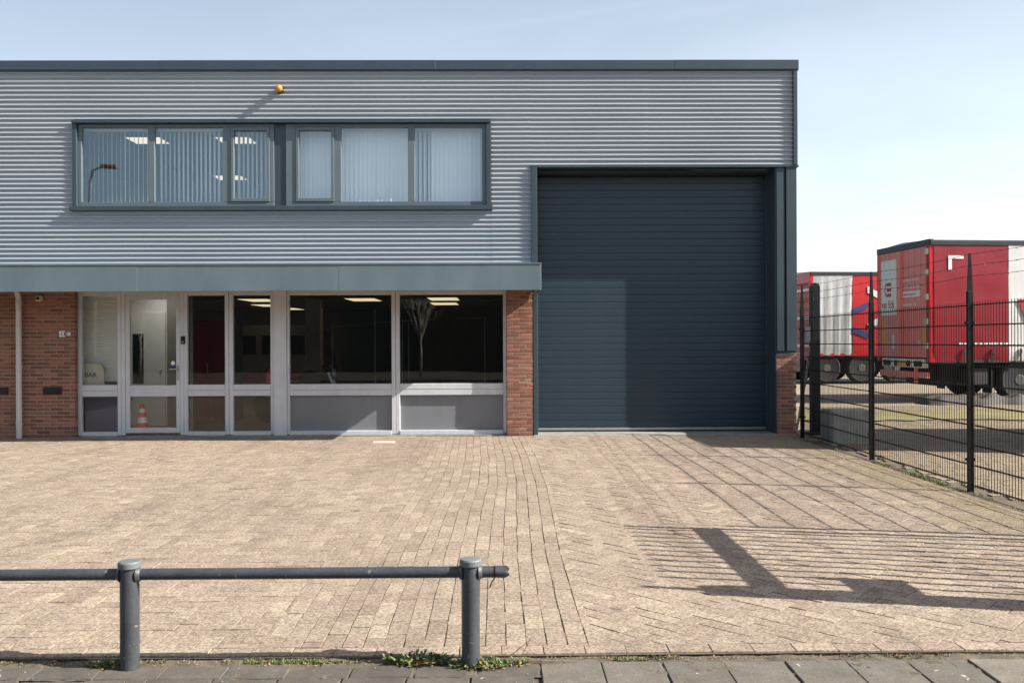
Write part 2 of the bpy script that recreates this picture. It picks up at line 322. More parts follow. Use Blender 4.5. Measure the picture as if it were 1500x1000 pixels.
def paver_mat(name, c0, c1, c2, moss_amt=1.0):
    """exposed grit paving: per-stone tint from the face attribute, aggregate speckle, broad stains, moss along the fence line"""
    m, nt, b = new_mat(name); N = nt.nodes.new; K = nt.links.new
    at = N('ShaderNodeAttribute'); at.attribute_name = 'rnd'
    geo = N('ShaderNodeNewGeometry')
    cr = N('ShaderNodeValToRGB'); e = cr.color_ramp.elements
    e[0].position = 0; e[0].color = (*c0, 1); e[1].position = 1; e[1].color = (*c2, 1); x = e.new(.5); x.color = (*c1, 1)
    K(at.outputs['Fac'], cr.inputs['Fac'])
    vo = N('ShaderNodeTexVoronoi'); vo.inputs['Scale'].default_value = 95; K(geo.outputs['Position'], vo.inputs['Vector'])
    sp = N('ShaderNodeSeparateColor'); K(vo.outputs['Color'], sp.inputs[0])
    mr = N('ShaderNodeMapRange'); mr.inputs['To Min'].default_value = .60; mr.inputs['To Max'].default_value = 1.40; K(sp.outputs[0], mr.inputs['Value'])
    n2 = N('ShaderNodeTexNoise'); n2.inputs['Scale'].default_value = .55; n2.inputs['Detail'].default_value = 8; n2.inputs['Roughness'].default_value = .7; K(geo.outputs['Position'], n2.inputs['Vector'])
    m2 = N('ShaderNodeMapRange'); m2.inputs['From Min'].default_value = .3; m2.inputs['From Max'].default_value = .7; m2.inputs['To Min'].default_value = .90; m2.inputs['To Max'].default_value = 1.08; K(n2.outputs['Fac'], m2.inputs['Value'])
    mu = N('ShaderNodeMath'); mu.operation = 'MULTIPLY'; K(mr.outputs[0], mu.inputs[0]); K(m2.outputs[0], mu.inputs[1])
    vs = N('ShaderNodeVectorMath'); vs.operation = 'SCALE'; K(cr.outputs['Color'], vs.inputs[0]); K(mu.outputs[0], vs.inputs['Scale'])
    ov = N('ShaderNodeTexVoronoi'); ov.inputs['Scale'].default_value = 1.15; K(geo.outputs['Position'], ov.inputs['Vector'])
    om = N('ShaderNodeMapRange'); om.inputs['From Min'].default_value = .015; om.inputs['From Max'].default_value = .075; om.inputs['To Min'].default_value = .55; K(ov.outputs['Distance'], om.inputs['Value'])
    tm = N('ShaderNodeMapping'); tm.inputs['Scale'].default_value = (1.1, .10, 1); tm.inputs['Rotation'].default_value = (0, 0, .12); K(geo.outputs['Position'], tm.inputs['Vector'])
    tn = N('ShaderNodeTexNoise'); tn.inputs['Scale'].default_value = 1.6; tn.inputs['Detail'].default_value = 5; K(tm.outputs[0], tn.inputs['Vector'])
    tr = N('ShaderNodeMapRange'); tr.inputs['From Min'].default_value = .52; tr.inputs['From Max'].default_value = .72; tr.inputs['To Min'].default_value = 1.04; tr.inputs['To Max'].default_value = .80; K(tn.outputs['Fac'], tr.inputs['Value'])
    ot = N('ShaderNodeMath'); ot.operation = 'MULTIPLY'; K(om.outputs[0], ot.inputs[0]); K(tr.outputs[0], ot.inputs[1])
    v2 = N('ShaderNodeVectorMath'); v2.operation = 'SCALE'; K(vs.outputs[0], v2.inputs[0]); K(ot.outputs[0], v2.inputs['Scale']); vs = v2
    # moss and dirt: patches that thicken towards the fence line
    sx = N('ShaderNodeSeparateXYZ'); K(geo.outputs['Position'], sx.inputs[0])
    g = N('ShaderNodeMapRange'); g.inputs['From Min'].default_value = 2.6; g.inputs['From Max'].default_value = 5.0; g.inputs['To Min'].default_value = -.32; g.inputs['To Max'].default_value = .42; K(sx.outputs['X'], g.inputs['Value'])
    n3 = N('ShaderNodeTexNoise'); n3.inputs['Scale'].default_value = 1.7; n3.inputs['Detail'].default_value = 8; n3.inputs['Roughness'].default_value = .72; K(geo.outputs['Position'], n3.inputs['Vector'])
    ad = N('ShaderNodeMath'); ad.operation = 'ADD'; K(n3.outputs['Fac'], ad.inputs[0]); K(g.outputs[0], ad.inputs[1])
    m3 = N('ShaderNodeMapRange'); m3.inputs['From Min'].default_value = .5; m3.inputs['From Max'].default_value = .95; m3.inputs['To Max'].default_value = .75 * moss_amt; K(ad.outputs[0], m3.inputs['Value'])
    mx = N('ShaderNodeMix'); mx.data_type = 'RGBA'; mx.inputs['B'].default_value = (.17, .135, .065, 1)
    K(m3.outputs[0], mx.inputs['Factor']); K(vs.outputs[0], mx.inputs['A']); K(mx.outputs['Result'], b.inputs['Base Color'])
    b.inputs['Roughness'].default_value = .92; b.inputs['Specular IOR Level'].default_value = .25
    bu = N('ShaderNodeBump'); bu.inputs['Strength'].default_value = .55; bu.inputs['Distance'].default_value = .006
    K(sp.outputs[1], bu.inputs['Height']); K(bu.outputs[0], b.inputs['Normal'])
    return m
M['paver'] = paver_mat('grit faced paving brick', (.222, .172, .134), (.258, .204, .161), (.315, .260, .200))
M['yardpaver'] = paver_mat('yard paving brick', (.21, .168, .126), (.26, .208, .158), (.30, .24, .182), .35)
def tile_mat(k=1.0):
    m, nt, b = new_mat('grey concrete pavement tile'); N = nt.nodes.new; K = nt.links.new
    geo = N('ShaderNodeNewGeometry'); oi = N('ShaderNodeObjectInfo')
    n1 = N('ShaderNodeTexNoise'); n1.inputs['Scale'].default_value = 6; n1.inputs['Detail'].default_value = 9; n1.inputs['Roughness'].default_value = .75; K(geo.outputs['Position'], n1.inputs['Vector'])
    cr = N('ShaderNodeValToRGB'); e = cr.color_ramp.elements; e[0].position = .3; e[0].color = (.135*k, .115*k, .095*k, 1); e[1].position = .72; e[1].color = (.25*k, .225*k, .19*k, 1); K(n1.outputs['Fac'], cr.inputs['Fac'])
    m4 = N('ShaderNodeMapRange'); m4.inputs['To Min'].default_value = .84; m4.inputs['To Max'].default_value = 1.18; K(oi.outputs['Random'], m4.inputs['Value'])
    vo = N('ShaderNodeTexVoronoi'); vo.inputs['Scale'].default_value = 190; K(geo.outputs['Position'], vo.inputs['Vector']); sp = N('ShaderNodeSeparateColor'); K(vo.outputs['Color'], sp.inputs[0])
    m5 = N('ShaderNodeMapRange'); m5.inputs['To Min'].default_value = .8; m5.inputs['To Max'].default_value = 1.2; K(sp.outputs[0], m5.inputs['Value'])
    mu = N('ShaderNodeMath'); mu.operation = 'MULTIPLY'; K(m4.outputs[0], mu.inputs[0]); K(m5.outputs[0], mu.inputs[1])
    vs = N('ShaderNodeVectorMath'); vs.operation = 'SCALE'; K(cr.outputs['Color'], vs.inputs[0]); K(mu.outputs[0], vs.inputs['Scale'])
    # pale droppings and lichen spots
    n2 = N('ShaderNodeTexNoise'); n2.inputs['Scale'].default_value = 17; n2.inputs['Detail'].default_value = 3; n2.inputs['Distortion'].default_value = .6; K(geo.outputs['Position'], n2.inputs['Vector'])
    m2 = N('ShaderNodeMapRange'); m2.inputs['From Min'].default_value = .715; m2.inputs['From Max'].default_value = .74; K(n2.outputs['Fac'], m2.inputs['Value'])
    mx = N('ShaderNodeMix'); mx.data_type = 'RGBA'; mx.inputs['B'].default_value = (.55, .51, .46, 1); K(m2.outputs[0], mx.inputs['Factor']); K(vs.outputs[0], mx.inputs['A'])
    K(mx.outputs['Result'], b.inputs['Base Color']); b.inputs['Roughness'].default_value = .9
    bu = N('ShaderNodeBump'); bu.inputs['Strength'].default_value = .4; bu.inputs['Distance'].default_value = .004; K(sp.outputs[1], bu.inputs['Height']); K(bu.outputs[0], b.inputs['Normal'])
    return m
M['tile'] = tile_mat(.68); M['tile_dark'] = tile_mat(.42)
M['joint'] = mat('sandy joint soil', (.10, .08, .055), 1.0, 0, .35, 9, .6, 90)
M['asphalt'] = mat('worn brown street clinker', (.085, .075, .065), .95, 0, .15, 1.0, .4, 200)
M['yard'] = mat('dusty yard ground', (.25, .205, .15), .95, 0, .18, .35, .3, 60, fine=.12)
M['yardgrass'] = mat('mossy yard strip', (.19, .168, .075), .95, 0, .3, 1.2, .5, 60)

F = 14.45            # facade plane
# ------------------------------------------------------------------ ground
struct(MB().add([(-600,-600,-.09),(600,-600,-.09),(600,900,-.09),(-600,900,-.09)], [(0,1,2,3)]).build('ground', M['yard']))
struct(MB().box(-60,60,-19.8,1.6,-.2,-.075).build('road', M['asphalt']))
struct(MB().box(-14.2,60,14.0,46,-.2,-.03).box(4.78,60,2.2,14.0,-.2,-.0305).build('yard_base', M['joint']))

# --- the forecourt: three bonds of paving bricks, real stones with joints
def clip(poly, hp):
    for nx, ny, d in hp:                       # keep nx*x + ny*y <= d
        out = []
        for i in range(len(poly)):
            a, b = poly[i], poly[(i+1) % len(poly)]
            da = nx*a[0]+ny*a[1]-d; db = nx*b[0]+ny*b[1]-d
            if da <= 0: out.append(a)
            if (da < 0 < db) or (db < 0 < da):
                t = da/(da-db); out.append((a[0]+(b[0]-a[0])*t, a[1]+(b[1]-a[1])*t))
        poly = out
        if len(poly) < 3: return []
    return poly
def area(p): return .5*abs(sum(p[i][0]*p[(i+1) % len(p)][1]-p[(i+1) % len(p)][0]*p[i][1] for i in range(len(p))))
def warp(x, y):
    """old sand bed: courses wander, the surface undulates"""
    dx = .030*math.sin(y*.62+.8)*math.exp(-((x-.2)/3)**2) + .012*noise.noise((x*.6, y*.9, 3.1)) + .006*noise.noise((x*2.1, y*2.3, 7.7))
    dx += -.10*max(0, (y-9.5)/5)*math.exp(-((x-.2)/2.2)**2)
    dy = .012*noise.noise((x*.8, y*.6, 9.2))
    dz = .013*noise.noise((x*.45, y*.5, 1.3)) + .003*noise.noise((x*1.6, y*1.6, 5.3)) - .004
    return dx, dy, dz
stones = []          # (polygon, thickness seed)
J = .0024; U = .1055
def herring(hp, ang, ox, oy, span):
    ca, sa = math.cos(ang), math.sin(ang)
    n = int(span/U)
    for i in range(-n, n):
        for j in range(-n, n):
            k = (i-j) % 4
            if k == 0: q = (i, j, i+2, j+1)
            elif k == 3: q = (i, j, i+1, j+2)
            else: continue
            cx, cy = (q[0]+q[2])/2*U, (q[1]+q[3])/2*U
            X, Y = ox+cx*ca-cy*sa, oy+cx*sa+cy*ca
            if any(nx*X+ny*Y > d+.2 for nx, ny, d in hp): continue
            a, b = (q[2]-q[0])*U/2-J, (q[3]-q[1])*U/2-J
            p = [(ox+(cx+u)*ca-(cy+v)*sa, oy+(cx+u)*sa+(cy+v)*ca) for u, v in ((-a,-b),(a,-b),(a,b),(-a,b))]
            p = clip(p, hp)
            if len(p) >= 3 and area(p) > .0003: stones.append(p)
XS0, XS1 = -1.24, .448        # strip of long courses
Y0, Y1 = 4.47, 14.42
herring([(1,0,XS0),(-1,0,9.6),(0,-1,-Y0),(0,1,Y1)], 0, -4.0, 9.5, 7.8)
herring([(-1,0,-XS1-J),(1,0,4.57),(0,-1,-Y0),(0,1,Y1)], R(45), 2.5, 9.5, 7.6)
for r in range(16):
    x0 = XS0+J+r*U; yy = Y0-rnd.random()*.2
    while yy < Y1:
        a, b = max(yy, Y0), min(yy+.211, Y1)
        if b-a > .03: stones.append([(x0, a+J),(x0+U-2*J, a+J),(x0+U-2*J, b-J),(x0, b-J)])
        yy += .211
for k in range(-46, 22):      # edge course along the pavement
    stones.append([(k*.211+J, 4.358),(k*.211+.211-J, 4.358),(k*.211+.211-J, 4.466),(k*.211+J, 4.466)])
for k in range(48):           # narrow edging stones along the fence
    y = 4.36+k*.2105
    stones.append([(4.58, y+J),(4.655, y+J),(4.655, y+.2105-J),(4.58, y+.2105-J)])
def stone_geo(mb, p, seed, z0=0.0, th=.06, ch=.0012, lift=.0011):
    rr = random.Random(seed); n = len(p)
    cx = sum(q[0] for q in p)/n; cy = sum(q[1] for q in p)/n
    dz0 = rr.gauss(0, lift); tx, ty = rr.gauss(0, .005), rr.gauss(0, .005)
    rot = rr.gauss(0, .006); ox, oy = rr.gauss(0, .0012), rr.gauss(0, .0012)
    top, mid, bot = [], [], []
    for x, y in p:
        ux, uy = x-cx, y-cy; ux, uy = ux-uy*rot, uy+ux*rot
        wx, wy, wz = warp(cx, cy); X, Y = cx+ux+wx+ox, cy+uy+wy+oy
        # neighbours share the same field so joints stay open
        wx2, wy2, wz2 = warp(x, y); X += wx2-wx; Y += wy2-wy
        l = math.hypot(ux, uy) or 1; s = ch*1.3/l
        z = z0+wz2+dz0+tx*ux+ty*uy
        top.append((X-ux*s, Y-uy*s, z)); mid.append((X, Y, z-ch)); bot.append((X, Y, z0-th))
    fs = [tuple(range(n))]
    fs += [(i, i+n, (i+1) % n+n, (i+1) % n) for i in range(n)] + [(i+n, i+2*n, (i+1) % n+2*n, (i+1) % n+n) for i in range(n)]
    mb.add(top+mid+bot, [f if k else f for k, f in enumerate(fs)], 1.0 if rr.random() < .012 else min(.86, max(0, rr.gauss(.46, .21))))
fore = struct(MB().box(-14,4.80,4.30,15.6,-.30,-.045).build('forecourt', M['joint']))
def shown(p):
    x = sum(q[0] for q in p)/len(p); y = sum(q[1] for q in p)/len(p)
    if abs(x) > .575*y or y > 14.2 or (y < 4.46 and x < -2.2): return 0
    return area(p)/y**3
def grid(x0, x1, y0, y1, st, fz):
    nx, ny = int((x1-x0)/st)+1, int((y1-y0)/st)+1
    vs = [(x0+(x1-x0)*i/nx, y0+(y1-y0)*j/ny) for i in range(nx+1) for j in range(ny+1)]
    return MB().add([(x, y, fz(x, y)) for x, y in vs], [(i*(ny+1)+j, (i+1)*(ny+1)+j, (i+1)*(ny+1)+j+1, i*(ny+1)+j+1) for i in range(nx) for j in range(ny)])
grid(-10.5, 4.80, 4.345, 14.43, .16, lambda x, y: warp(x, y)[2]-.0065).build('joint_sand', M['joint'], fore, flip=False)
order = sorted(range(len(stones)), key=lambda i: -shown(stones[i]))
for i in order[:300]:
    mb = MB(); stone_geo(mb, stones[i], i)
    c = mb.v[0]; me = mb.mesh('paving_brick', M['paver'], (c[0], c[1], 0), attr=True)
    inst('paving_brick', me, fore, (c[0], c[1], 0))
mb = MB()
for i in order[300:]: stone_geo(mb, stones[i], i)
o = mb.build('paving_bricks', M['paver'], fore, attr=True, flip=False); o['kind'] = 'stuff'
# yard beyond the fence: courses of the same kind of stone
mb = MB(); k = 0
yb = struct(MB().box(4.80,16,3.0,21.5,-.30,-.052).build('yard_paving', M['joint']))
yy = 3.0
while yy < 20.5:
    off = rnd.random()*.2
    for c in range(46):
        x = 4.90+off+c*.213
        if x > .62*yy+1.5: break
        stone_geo(mb, [(x, yy+.003),(x+.207, yy+.003),(x+.207, yy+.103),(x, yy+.103)], 90000+k, -.01, .05, .002, .0012); k += 1
    yy += .106
o = mb.build('paving_bricks', M['yardpaver'], yb, attr=True, flip=False); o['kind'] = 'stuff'
struct(MB().add([(4.8,20.5,-.02),(60,20.5,-.02),(60,90,-.02),(4.8,90,-.02)], [(0,1,2,3)]).build('yard_ground', M['yard']))
# mossy strips on the yard where nothing drives
mb = MB(); vs = []
for k in range(121):
    x0 = 4.9+k*.15; vs += [(x0, 17.3-.06*x0+.8*noise.noise((x0*.5, 2, 2))+.25*noise.noise((x0*3, 5, 2)), .004), (x0, 19.0+.7*noise.noise((x0*.6, 9, 2))+.2*noise.noise((x0*4, 1, 2)), .004)]
mb.add(vs, [(2*k, 2*k+2, 2*k+3, 2*k+1) for k in range(120)])
o = mb.build('moss_patch', M['yardgrass']); o['kind'] = 'stuff'; o['label'] = 'yellow green moss strip on the yard by the trailers'; o['category'] = 'moss'

# --- pavement tiles in the foreground
pav = struct(MB().box(-14,14,1.75,4.31,-.28,-.034).build('pavement', M['joint']))
def tile_mesh(w, d, m='tile'): return MB().bbox(-w/2, w/2, -d/2, d/2, -.05, 0, .004).mesh('paving_tile', M[m])
T30, T15, D30 = tile_mesh(.293, .293), tile_mesh(.293, .146, 'tile_dark'), tile_mesh(.293, .293, 'tile_dark')
def put_tile(me, x, y):
    inst('paving_tile', me, pav, (x+rnd.gauss(0,.002), y+rnd.gauss(0,.002), -.022+rnd.gauss(0,.0018)), (rnd.gauss(0,.006), rnd.gauss(0,.006), rnd.gauss(0,.004)))
for k in range(12): put_tile(T30, .62+k*.3, 4.130)
put_tile(T30, .325, 4.165); 
for k in range(13): put_tile(T15, .02-k*.3, 4.185)
for k in range(27):
    put_tile(T30 if k < 13 else D30, 3.95-k*.3 if k < 13 else -.13-(k-13)*.3+.12, 3.828 if k < 13 else 3.957)
for r in range(4):
    for k in range(24): put_tile(T30 if k < 12 else D30, 3.5-k*.3+(r % 2)*.15, 3.655-.3*r-.003 if k < 12 else 3.654-.3*r)
soil = grid(-6, 5.0, 4.10, 4.37, .018, lambda x, y: -.026+.010*noise.noise((x*9, y*14, 1))+.006*noise.noise((x*31, y*31, 4))+.006*max(0,(y-4.25)/.1))
soil.build('soil_joint', M['joint'], pav, flip=False, smooth=True)
struct(MB().bbox(-14,14,1.6,1.74,-.3,-.03,.012).build('kerb', M['concrete']))

# ------------------------------------------------------------------ the building
B = thing('industrial_building', 'two storey grey corrugated metal industrial unit with brick base and dark roller door', 'building', (0, F, 0))
def P(name, mb, m, parent=B, **k): return mb.build(name, m, parent, **k)
# shell and roof
P('inner_wall', MB().box(-14,-7.10,14.60,14.75,-.1,2.6), M['trim'])
P('side_wall', MB().box(4.86,4.90,14.96,34,-.1,6.0), M['trim'])
P('rear_wall', MB().box(-14,4.86,33.9,34,-.1,6.0), M['trim'])
P('roof', MB().box(-14,4.84,14.60,33.9,5.72,5.80), M['darkrail'])
P('upper_wall', MB().box(-14,-7.05,14.47,14.60,2.55,6.0).box(-7.05,-.18,14.47,14.60,5.19,6.0).box(-7.05,-.18,14.47,14.60,2.55,3.70).box(-.18,.47,14.47,14.60,2.55,6.0).box(.47,4.84,14.47,14.60,4.46,6.0), M['trim'])

# bricks
BL, BH, BD = .208, .0495, .100
def brick_meshes(l):
    out = []
    for k in range(4):
        r = random.Random(k*17+int(l*1000)); mb = MB().bbox(-l/2, l/2, -BD/2, BD/2, -BH/2, BH/2, .003)
        mb.v = [(x+r.gauss(0,.0009), y+r.gauss(0,.0008), z+r.gauss(0,.0008)) for x, y, z in mb.v]
        out.append(mb.mesh('brick', M['brick']))
    return out
BM = {l: brick_meshes(l) for l in (BL, .099)}
def brick_row(parent, org, x0, x1, z, front, phase):
    """one course from x0 to x1, in stretchers with a half brick where the bond needs it"""
    x = x0 - (phase*.111 % .222)
    while x < x1-.02:
        a, b = max(x, x0), min(x+.210, x1)
        w = b-a
        if w > .045:
            key = BL if w > .15 else .099
            ob = inst('brick', rnd.choice(BM[key]), parent, ((a+b)/2-org[0], front+BD/2+rnd.gauss(0,.0012)-org[1], z-org[2]))
            ob.scale.x = w/key if key == BL else w/.099
        x += .220
org = (0, F, 0)
CH = .0625
wl = P('brick_wall', MB().box(-8.42,-7.048,14.454,14.56,-.1,2.52), M['mortar'])
for c in range(40): brick_row(wl, org, -8.40, -7.040, .030+c*CH, F, [0, 1][c % 2]+.3)
far = MB()
for c in range(40):
    x = -8.41-(.111 if c % 2 else 0)
    while x > -13.8: far.box(x-.210, x, F, F+.09, .005+c*CH, .055+c*CH); x -= .221
o = P('brick_wall_continuation', far, M['brick']); o['kind'] = 'stuff'
P('mortar_bed', MB().box(-14,-8.425,14.458,14.56,-.1,2.52), M['mortar'])
wm = P('brick_pier', MB().box(.070,.492,14.454,14.95,-.1,2.62), M['mortar'])
for c in range(41): brick_row(wm, org, .063, .499, .030+c*CH, F, c % 2)
wr = P('brick_pier', MB().box(4.548,4.862,14.454,14.95,-.1,1.335), M['mortar'])
for c in range(21): brick_row(wr, org, 4.541, 4.870, .030+c*CH, F, (c % 2)+.35)
P('pier_cap', MB().bbox(4.53,4.885,14.435,14.96,1.345,1.372,.004), M['trim'])
P('mail_slot', MB().box(-7.555,-7.26,14.425,14.46,.715,.83).box(-7.51,-7.30,14.40,14.43,.735,.79), M['rubber'])
P('mail_slot', MB().box(-8.42,-8.13,14.425,14.46,.715,.83), M['rubber'])

# corrugated cladding
PITCH, AMP, SEG = .0765, .016, 14
def sheet(x0, x1, z0, z1, seed):
    mb = MB(); nx = max(2, int((x1-x0)/.45)); n0 = int(z0/PITCH*SEG)-1; zs = [k*PITCH/SEG for k in range(n0, int(z1/PITCH*SEG)+2)]
    zs = [z0]+[z for z in zs if z0+.001 < z < z1-.001]+[z1]
    vs = []
    for i in range(nx+1):
        x = x0+(x1-x0)*i/nx
        for z in zs:
            t = (z/PITCH) % 1.0
            d = (1.0-t)/.66 if 1.0-t < .66 else (t)/.34
            y = 14.432 + AMP - 2*AMP*(.5-.5*math.cos(math.pi*d)) + .0022*noise.noise((x*.9+seed, z*.35, seed*.3)) + seed*.0011
            vs.append((x, y, z + .0018*noise.noise((x*.7, z*.2, seed))))
    m = len(zs)
    fs = [(i*m+j, (i+1)*m+j, (i+1)*m+j+1, i*m+j+1) for i in range(nx) for j in range(m-1)]
    mb.add(vs, fs); o = P('cladding_sheet', mb, M['clad'], flip=False, smooth=True); return o
for k, a in enumerate([(-14,-7.052,2.60,6.03),(-7.055,-.176,5.188,6.03),(-7.055,-.176,2.60,3.715),(-.180,.478,2.60,6.03),(.475,2.42,4.452,6.03),(2.415,4.822,4.452,6.03)]): sheet(*a, k % 3)
# roof trim in lengths
xs = [-14,-9.3,-5.6,-1.1,2.86,4.905]
for k in range(5):
    P('roof_trim', MB().bbox(xs[k]-.012, xs[k+1]+(.012 if k < 4 else 0), 14.375+.0016*(k % 2), 14.80+.002*(k % 2), 6.022+.0005*(k % 2), 6.178-.0014*(k % 2), .004).box(xs[k]+.0002, xs[k+1]-.0002, 14.392, 14.42, 6.004, 6.022), M['trim'])
P('corner_trim', MB().bbox(4.818,4.885,14.385,14.62,4.452,6.003,.004), M['trim'])
P('door_head_trim', MB().bbox(.465,4.905,14.395,14.62,4.412,4.449,.004), M['trim'])
P('jamb_trim', MB().bbox(.478,.572,14.385,14.52,2.62,4.411,.004).bbox(.5035,.575,14.447,14.98,-.02,2.619,.003), M['trim'])
# canopy over the shop front
cp = P('canopy', MB().box(-14,.570,13.29,14.46,2.42,2.70), M['ceil'])
cx = [-14,-8.62,-5.53,-2.475,.586]
for k in range(4):
    fp = P('fascia_panel', MB().bbox(cx[k]-.008, cx[k+1]+(.008 if k < 3 else -.002), 13.268-.0015*(k % 2), 13.289-.0008*(k % 2), 2.330-.001*(k % 2), 2.722-.001*(k % 2), .003), M['fascia'], cp)
P('end_fascia', MB().bbox(.571,.587,13.29,14.42,2.330,2.722,.003), M['fascia'], cp)
P('drip_edge', MB().bbox(-14,.592,13.258,13.30,2.7225,2.742,.003).box(-14,.59,13.30,14.42,2.705,2.738), M['fascia'], cp)

# upper window band
W0, W1, WZ0, WZ1 = -7.045, -.186, 3.715, 5.188
uw = P('upper_window', MB().bbox(W0,W1,14.36,14.50,WZ1-.035,WZ1,.003).bbox(W0,W0+.07,14.39,14.50,WZ0+.075,WZ1-.036,.003).bbox(W1-.075,W1,14.39,14.50,WZ0+.075,WZ1-.036,.003), M['trim'])
P('window_sill', MB().bbox(W0-.03,W1+.03,14.345,14.52,WZ0,WZ0+.072,.004), M['trim'], uw)
fm = MB(); zt, zb = 5.150, 3.79
def fbar(x0, x1, z0, z1, y=14.445, d=.07): fm.bbox(x0, x1, y, y+d, z0, z1, .004)
for (a, b) in ((-6.973,-3.76),(-3.565,-.264)):
    fbar(a, b, zb, zb+.078); fbar(a, b, zt-.055, zt)
for (a, b) in ((-6.973,-6.915),(-5.83,-5.719),(-4.602,-4.468),(-3.83,-3.76),(-3.565,-3.40),(-2.767,-2.655),(-1.556,-1.444),(-.332,-.264)):
    fbar(a, b, zb+.0785, zt-.0555)
P('frame', fm, M['frame_up'], uw)
for (a, b) in ((-4.466,-3.832),(-3.398,-2.769)):      # opening sashes
    s = MB()
    for q in ((a,a+.05,zb+.08,zt-.057),(b-.05,b,zb+.08,zt-.057)): s.bbox(q[0],q[1],14.430,14.50,q[2],q[3],.004)
    s.bbox(a+.0505,b-.0505,14.430,14.50,zb+.08,zb+.135,.004); s.bbox(a+.0505,b-.0505,14.430,14.50,zt-.112,zt-.057,.004)
    P('sash', s, M['frame_up'], uw)
P('centre_panel', MB().bbox(-3.758,-3.567,14.465,14.52,zb,zt,.003), M['trim'], uw)
panes = [(-6.915,-5.83),(-5.719,-4.602),(-4.416,-3.882),(-3.348,-2.819),(-2.655,-1.556),(-1.444,-.332)]
for (a, b) in panes:
    P('pane', MB().box(a-.01,b+.01,14.478,14.486,zb+.07,zt-.05), M['glass_up'], uw)
# upper room
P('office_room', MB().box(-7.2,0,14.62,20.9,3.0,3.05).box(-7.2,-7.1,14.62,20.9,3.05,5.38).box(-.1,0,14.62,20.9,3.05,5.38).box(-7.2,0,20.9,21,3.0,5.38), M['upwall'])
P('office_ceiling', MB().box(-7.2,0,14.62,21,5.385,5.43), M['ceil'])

# shop front
S = 1.009
YF = 14.575
def vbar(mb, x0, x1, z0=.02, z1=2.44, y=YF, d=.075): mb.bbox(x0*S, x1*S, y, y+d, z0, z1, .004)
front = P('shop_front', MB().bbox(-7.06*S,-6.935*S,YF,YF+.075,.02,2.44,.004), M['alu'])
for (a, b) in ((-6.344,-6.285),(-5.255,-5.195),(-4.581,-4.518),(-4.512,-4.447),(-3.832,-3.776),(-3.560,-3.519),(-1.838,-1.773),(-1.767,-1.703),(.005,.061)):
    sf = MB(); vbar(sf, a, b); P('mullion', sf, M['alu'], front)
P('pillar_casing', MB().bbox(-3.774*S,-3.562*S,YF-.03,YF+.10,.0,2.44,.005), M['alu'], front)
bays = [(-6.935,-6.344,1),(-5.195,-4.581,1),(-4.447,-3.832,1),(-3.519,-1.838,0),(-1.703,.005,0)]
for a, b, low in bays:
    a0, b0 = a*S+.001, b*S-.001
    P('head_rail', MB().bbox(a0,b0,YF+.005,YF+.07,2.335,2.44,.004), M['alu'], front)
    P('transom', MB().bbox(a0,b0,YF-.004,YF+.07,.762,.856,.005).bbox(a0,b0,YF-.001,YF+.07,.664,.7595,.005), M['alu'], front)
    P('bottom_rail', MB().bbox(a0,b0,YF-.012,YF+.07,.012,.078,.004), M['alu'], front)
    P('pane', MB().box(a0-.01,b0+.01,YF+.04,YF+.048,.85,2.345), M['glass'], front)
    if low: P('pane', MB().box(a0-.01,b0+.01,YF+.04,YF+.048,.07,.67), M['glass'], front)
    else: P('infill_panel', MB().box(a0-.01,b0+.01,YF+.056,YF+.075,.07,.67), M['panel'], front)
ed = P('entrance_door', MB().bbox(-6.283*S,-6.222*S,YF+.004,YF+.07,.02,2.44,.004).bbox(-5.317*S,-5.257*S,YF+.004,YF+.07,.02,2.44,.004).bbox(-6.2215*S,-5.3175*S,YF+.004,YF+.07,2.345,2.44,.004), M['alu'])
dl = MB(); d0, d1 = -6.219*S, -5.319*S
dl.bbox(d0,d0+.075,YF+.012,YF+.062,.055,2.34,.005).bbox(d1-.068,d1,YF+.012,YF+.062,.055,2.34,.005)
dl.bbox(d0+.0755,d1-.0685,YF+.012,YF+.062,2.272,2.34,.005).bbox(d0+.0755,d1-.0685,YF+.010,YF+.062,.662,.848,.005).bbox(d0+.0755,d1-.0685,YF+.010,YF+.062,.055,.142,.005)
leaf = P('door_leaf', dl, M['alu'], ed)
P('pane', MB().box(d0+.07,d1-.06,YF+.034,YF+.042,.84,2.28), M['glass'], ed)
P('pane', MB().box(d0+.07,d1-.06,YF+.034,YF+.042,.135,.67), M['glass'], ed)
P('handle', MB().bbox(d1-.052,d1-.020,YF-.002,YF+.012,.93,1.17,.003).tube([(d1-.036,YF+.01,1.115),(d1-.036,YF-.045,1.115)],.011,10).tube([(d1-.030,YF-.045,1.115),(d1-.165,YF-.045,1.112)],.010,10).tube([(d1-.036,YF+.01,.99),(d1-.036,YF-.012,.99)],.013,10), M['galv'], ed)
P('sticker', MB().prism([(d1-.125+.035*math.cos(t*.5236), 1.215+.035*math.sin(t*.5236)) for t in range(12)], YF+.030, YF+.033), M['white'], ed)
P('sticker', MB().box(d1-.165,d1-.085,YF+.030,YF+.033,1.12,1.16), M['navy'], ed)
P('threshold', MB().bbox(-7.10,.07,14.50,14.66,-.03,.011,.006), M['concrete'])

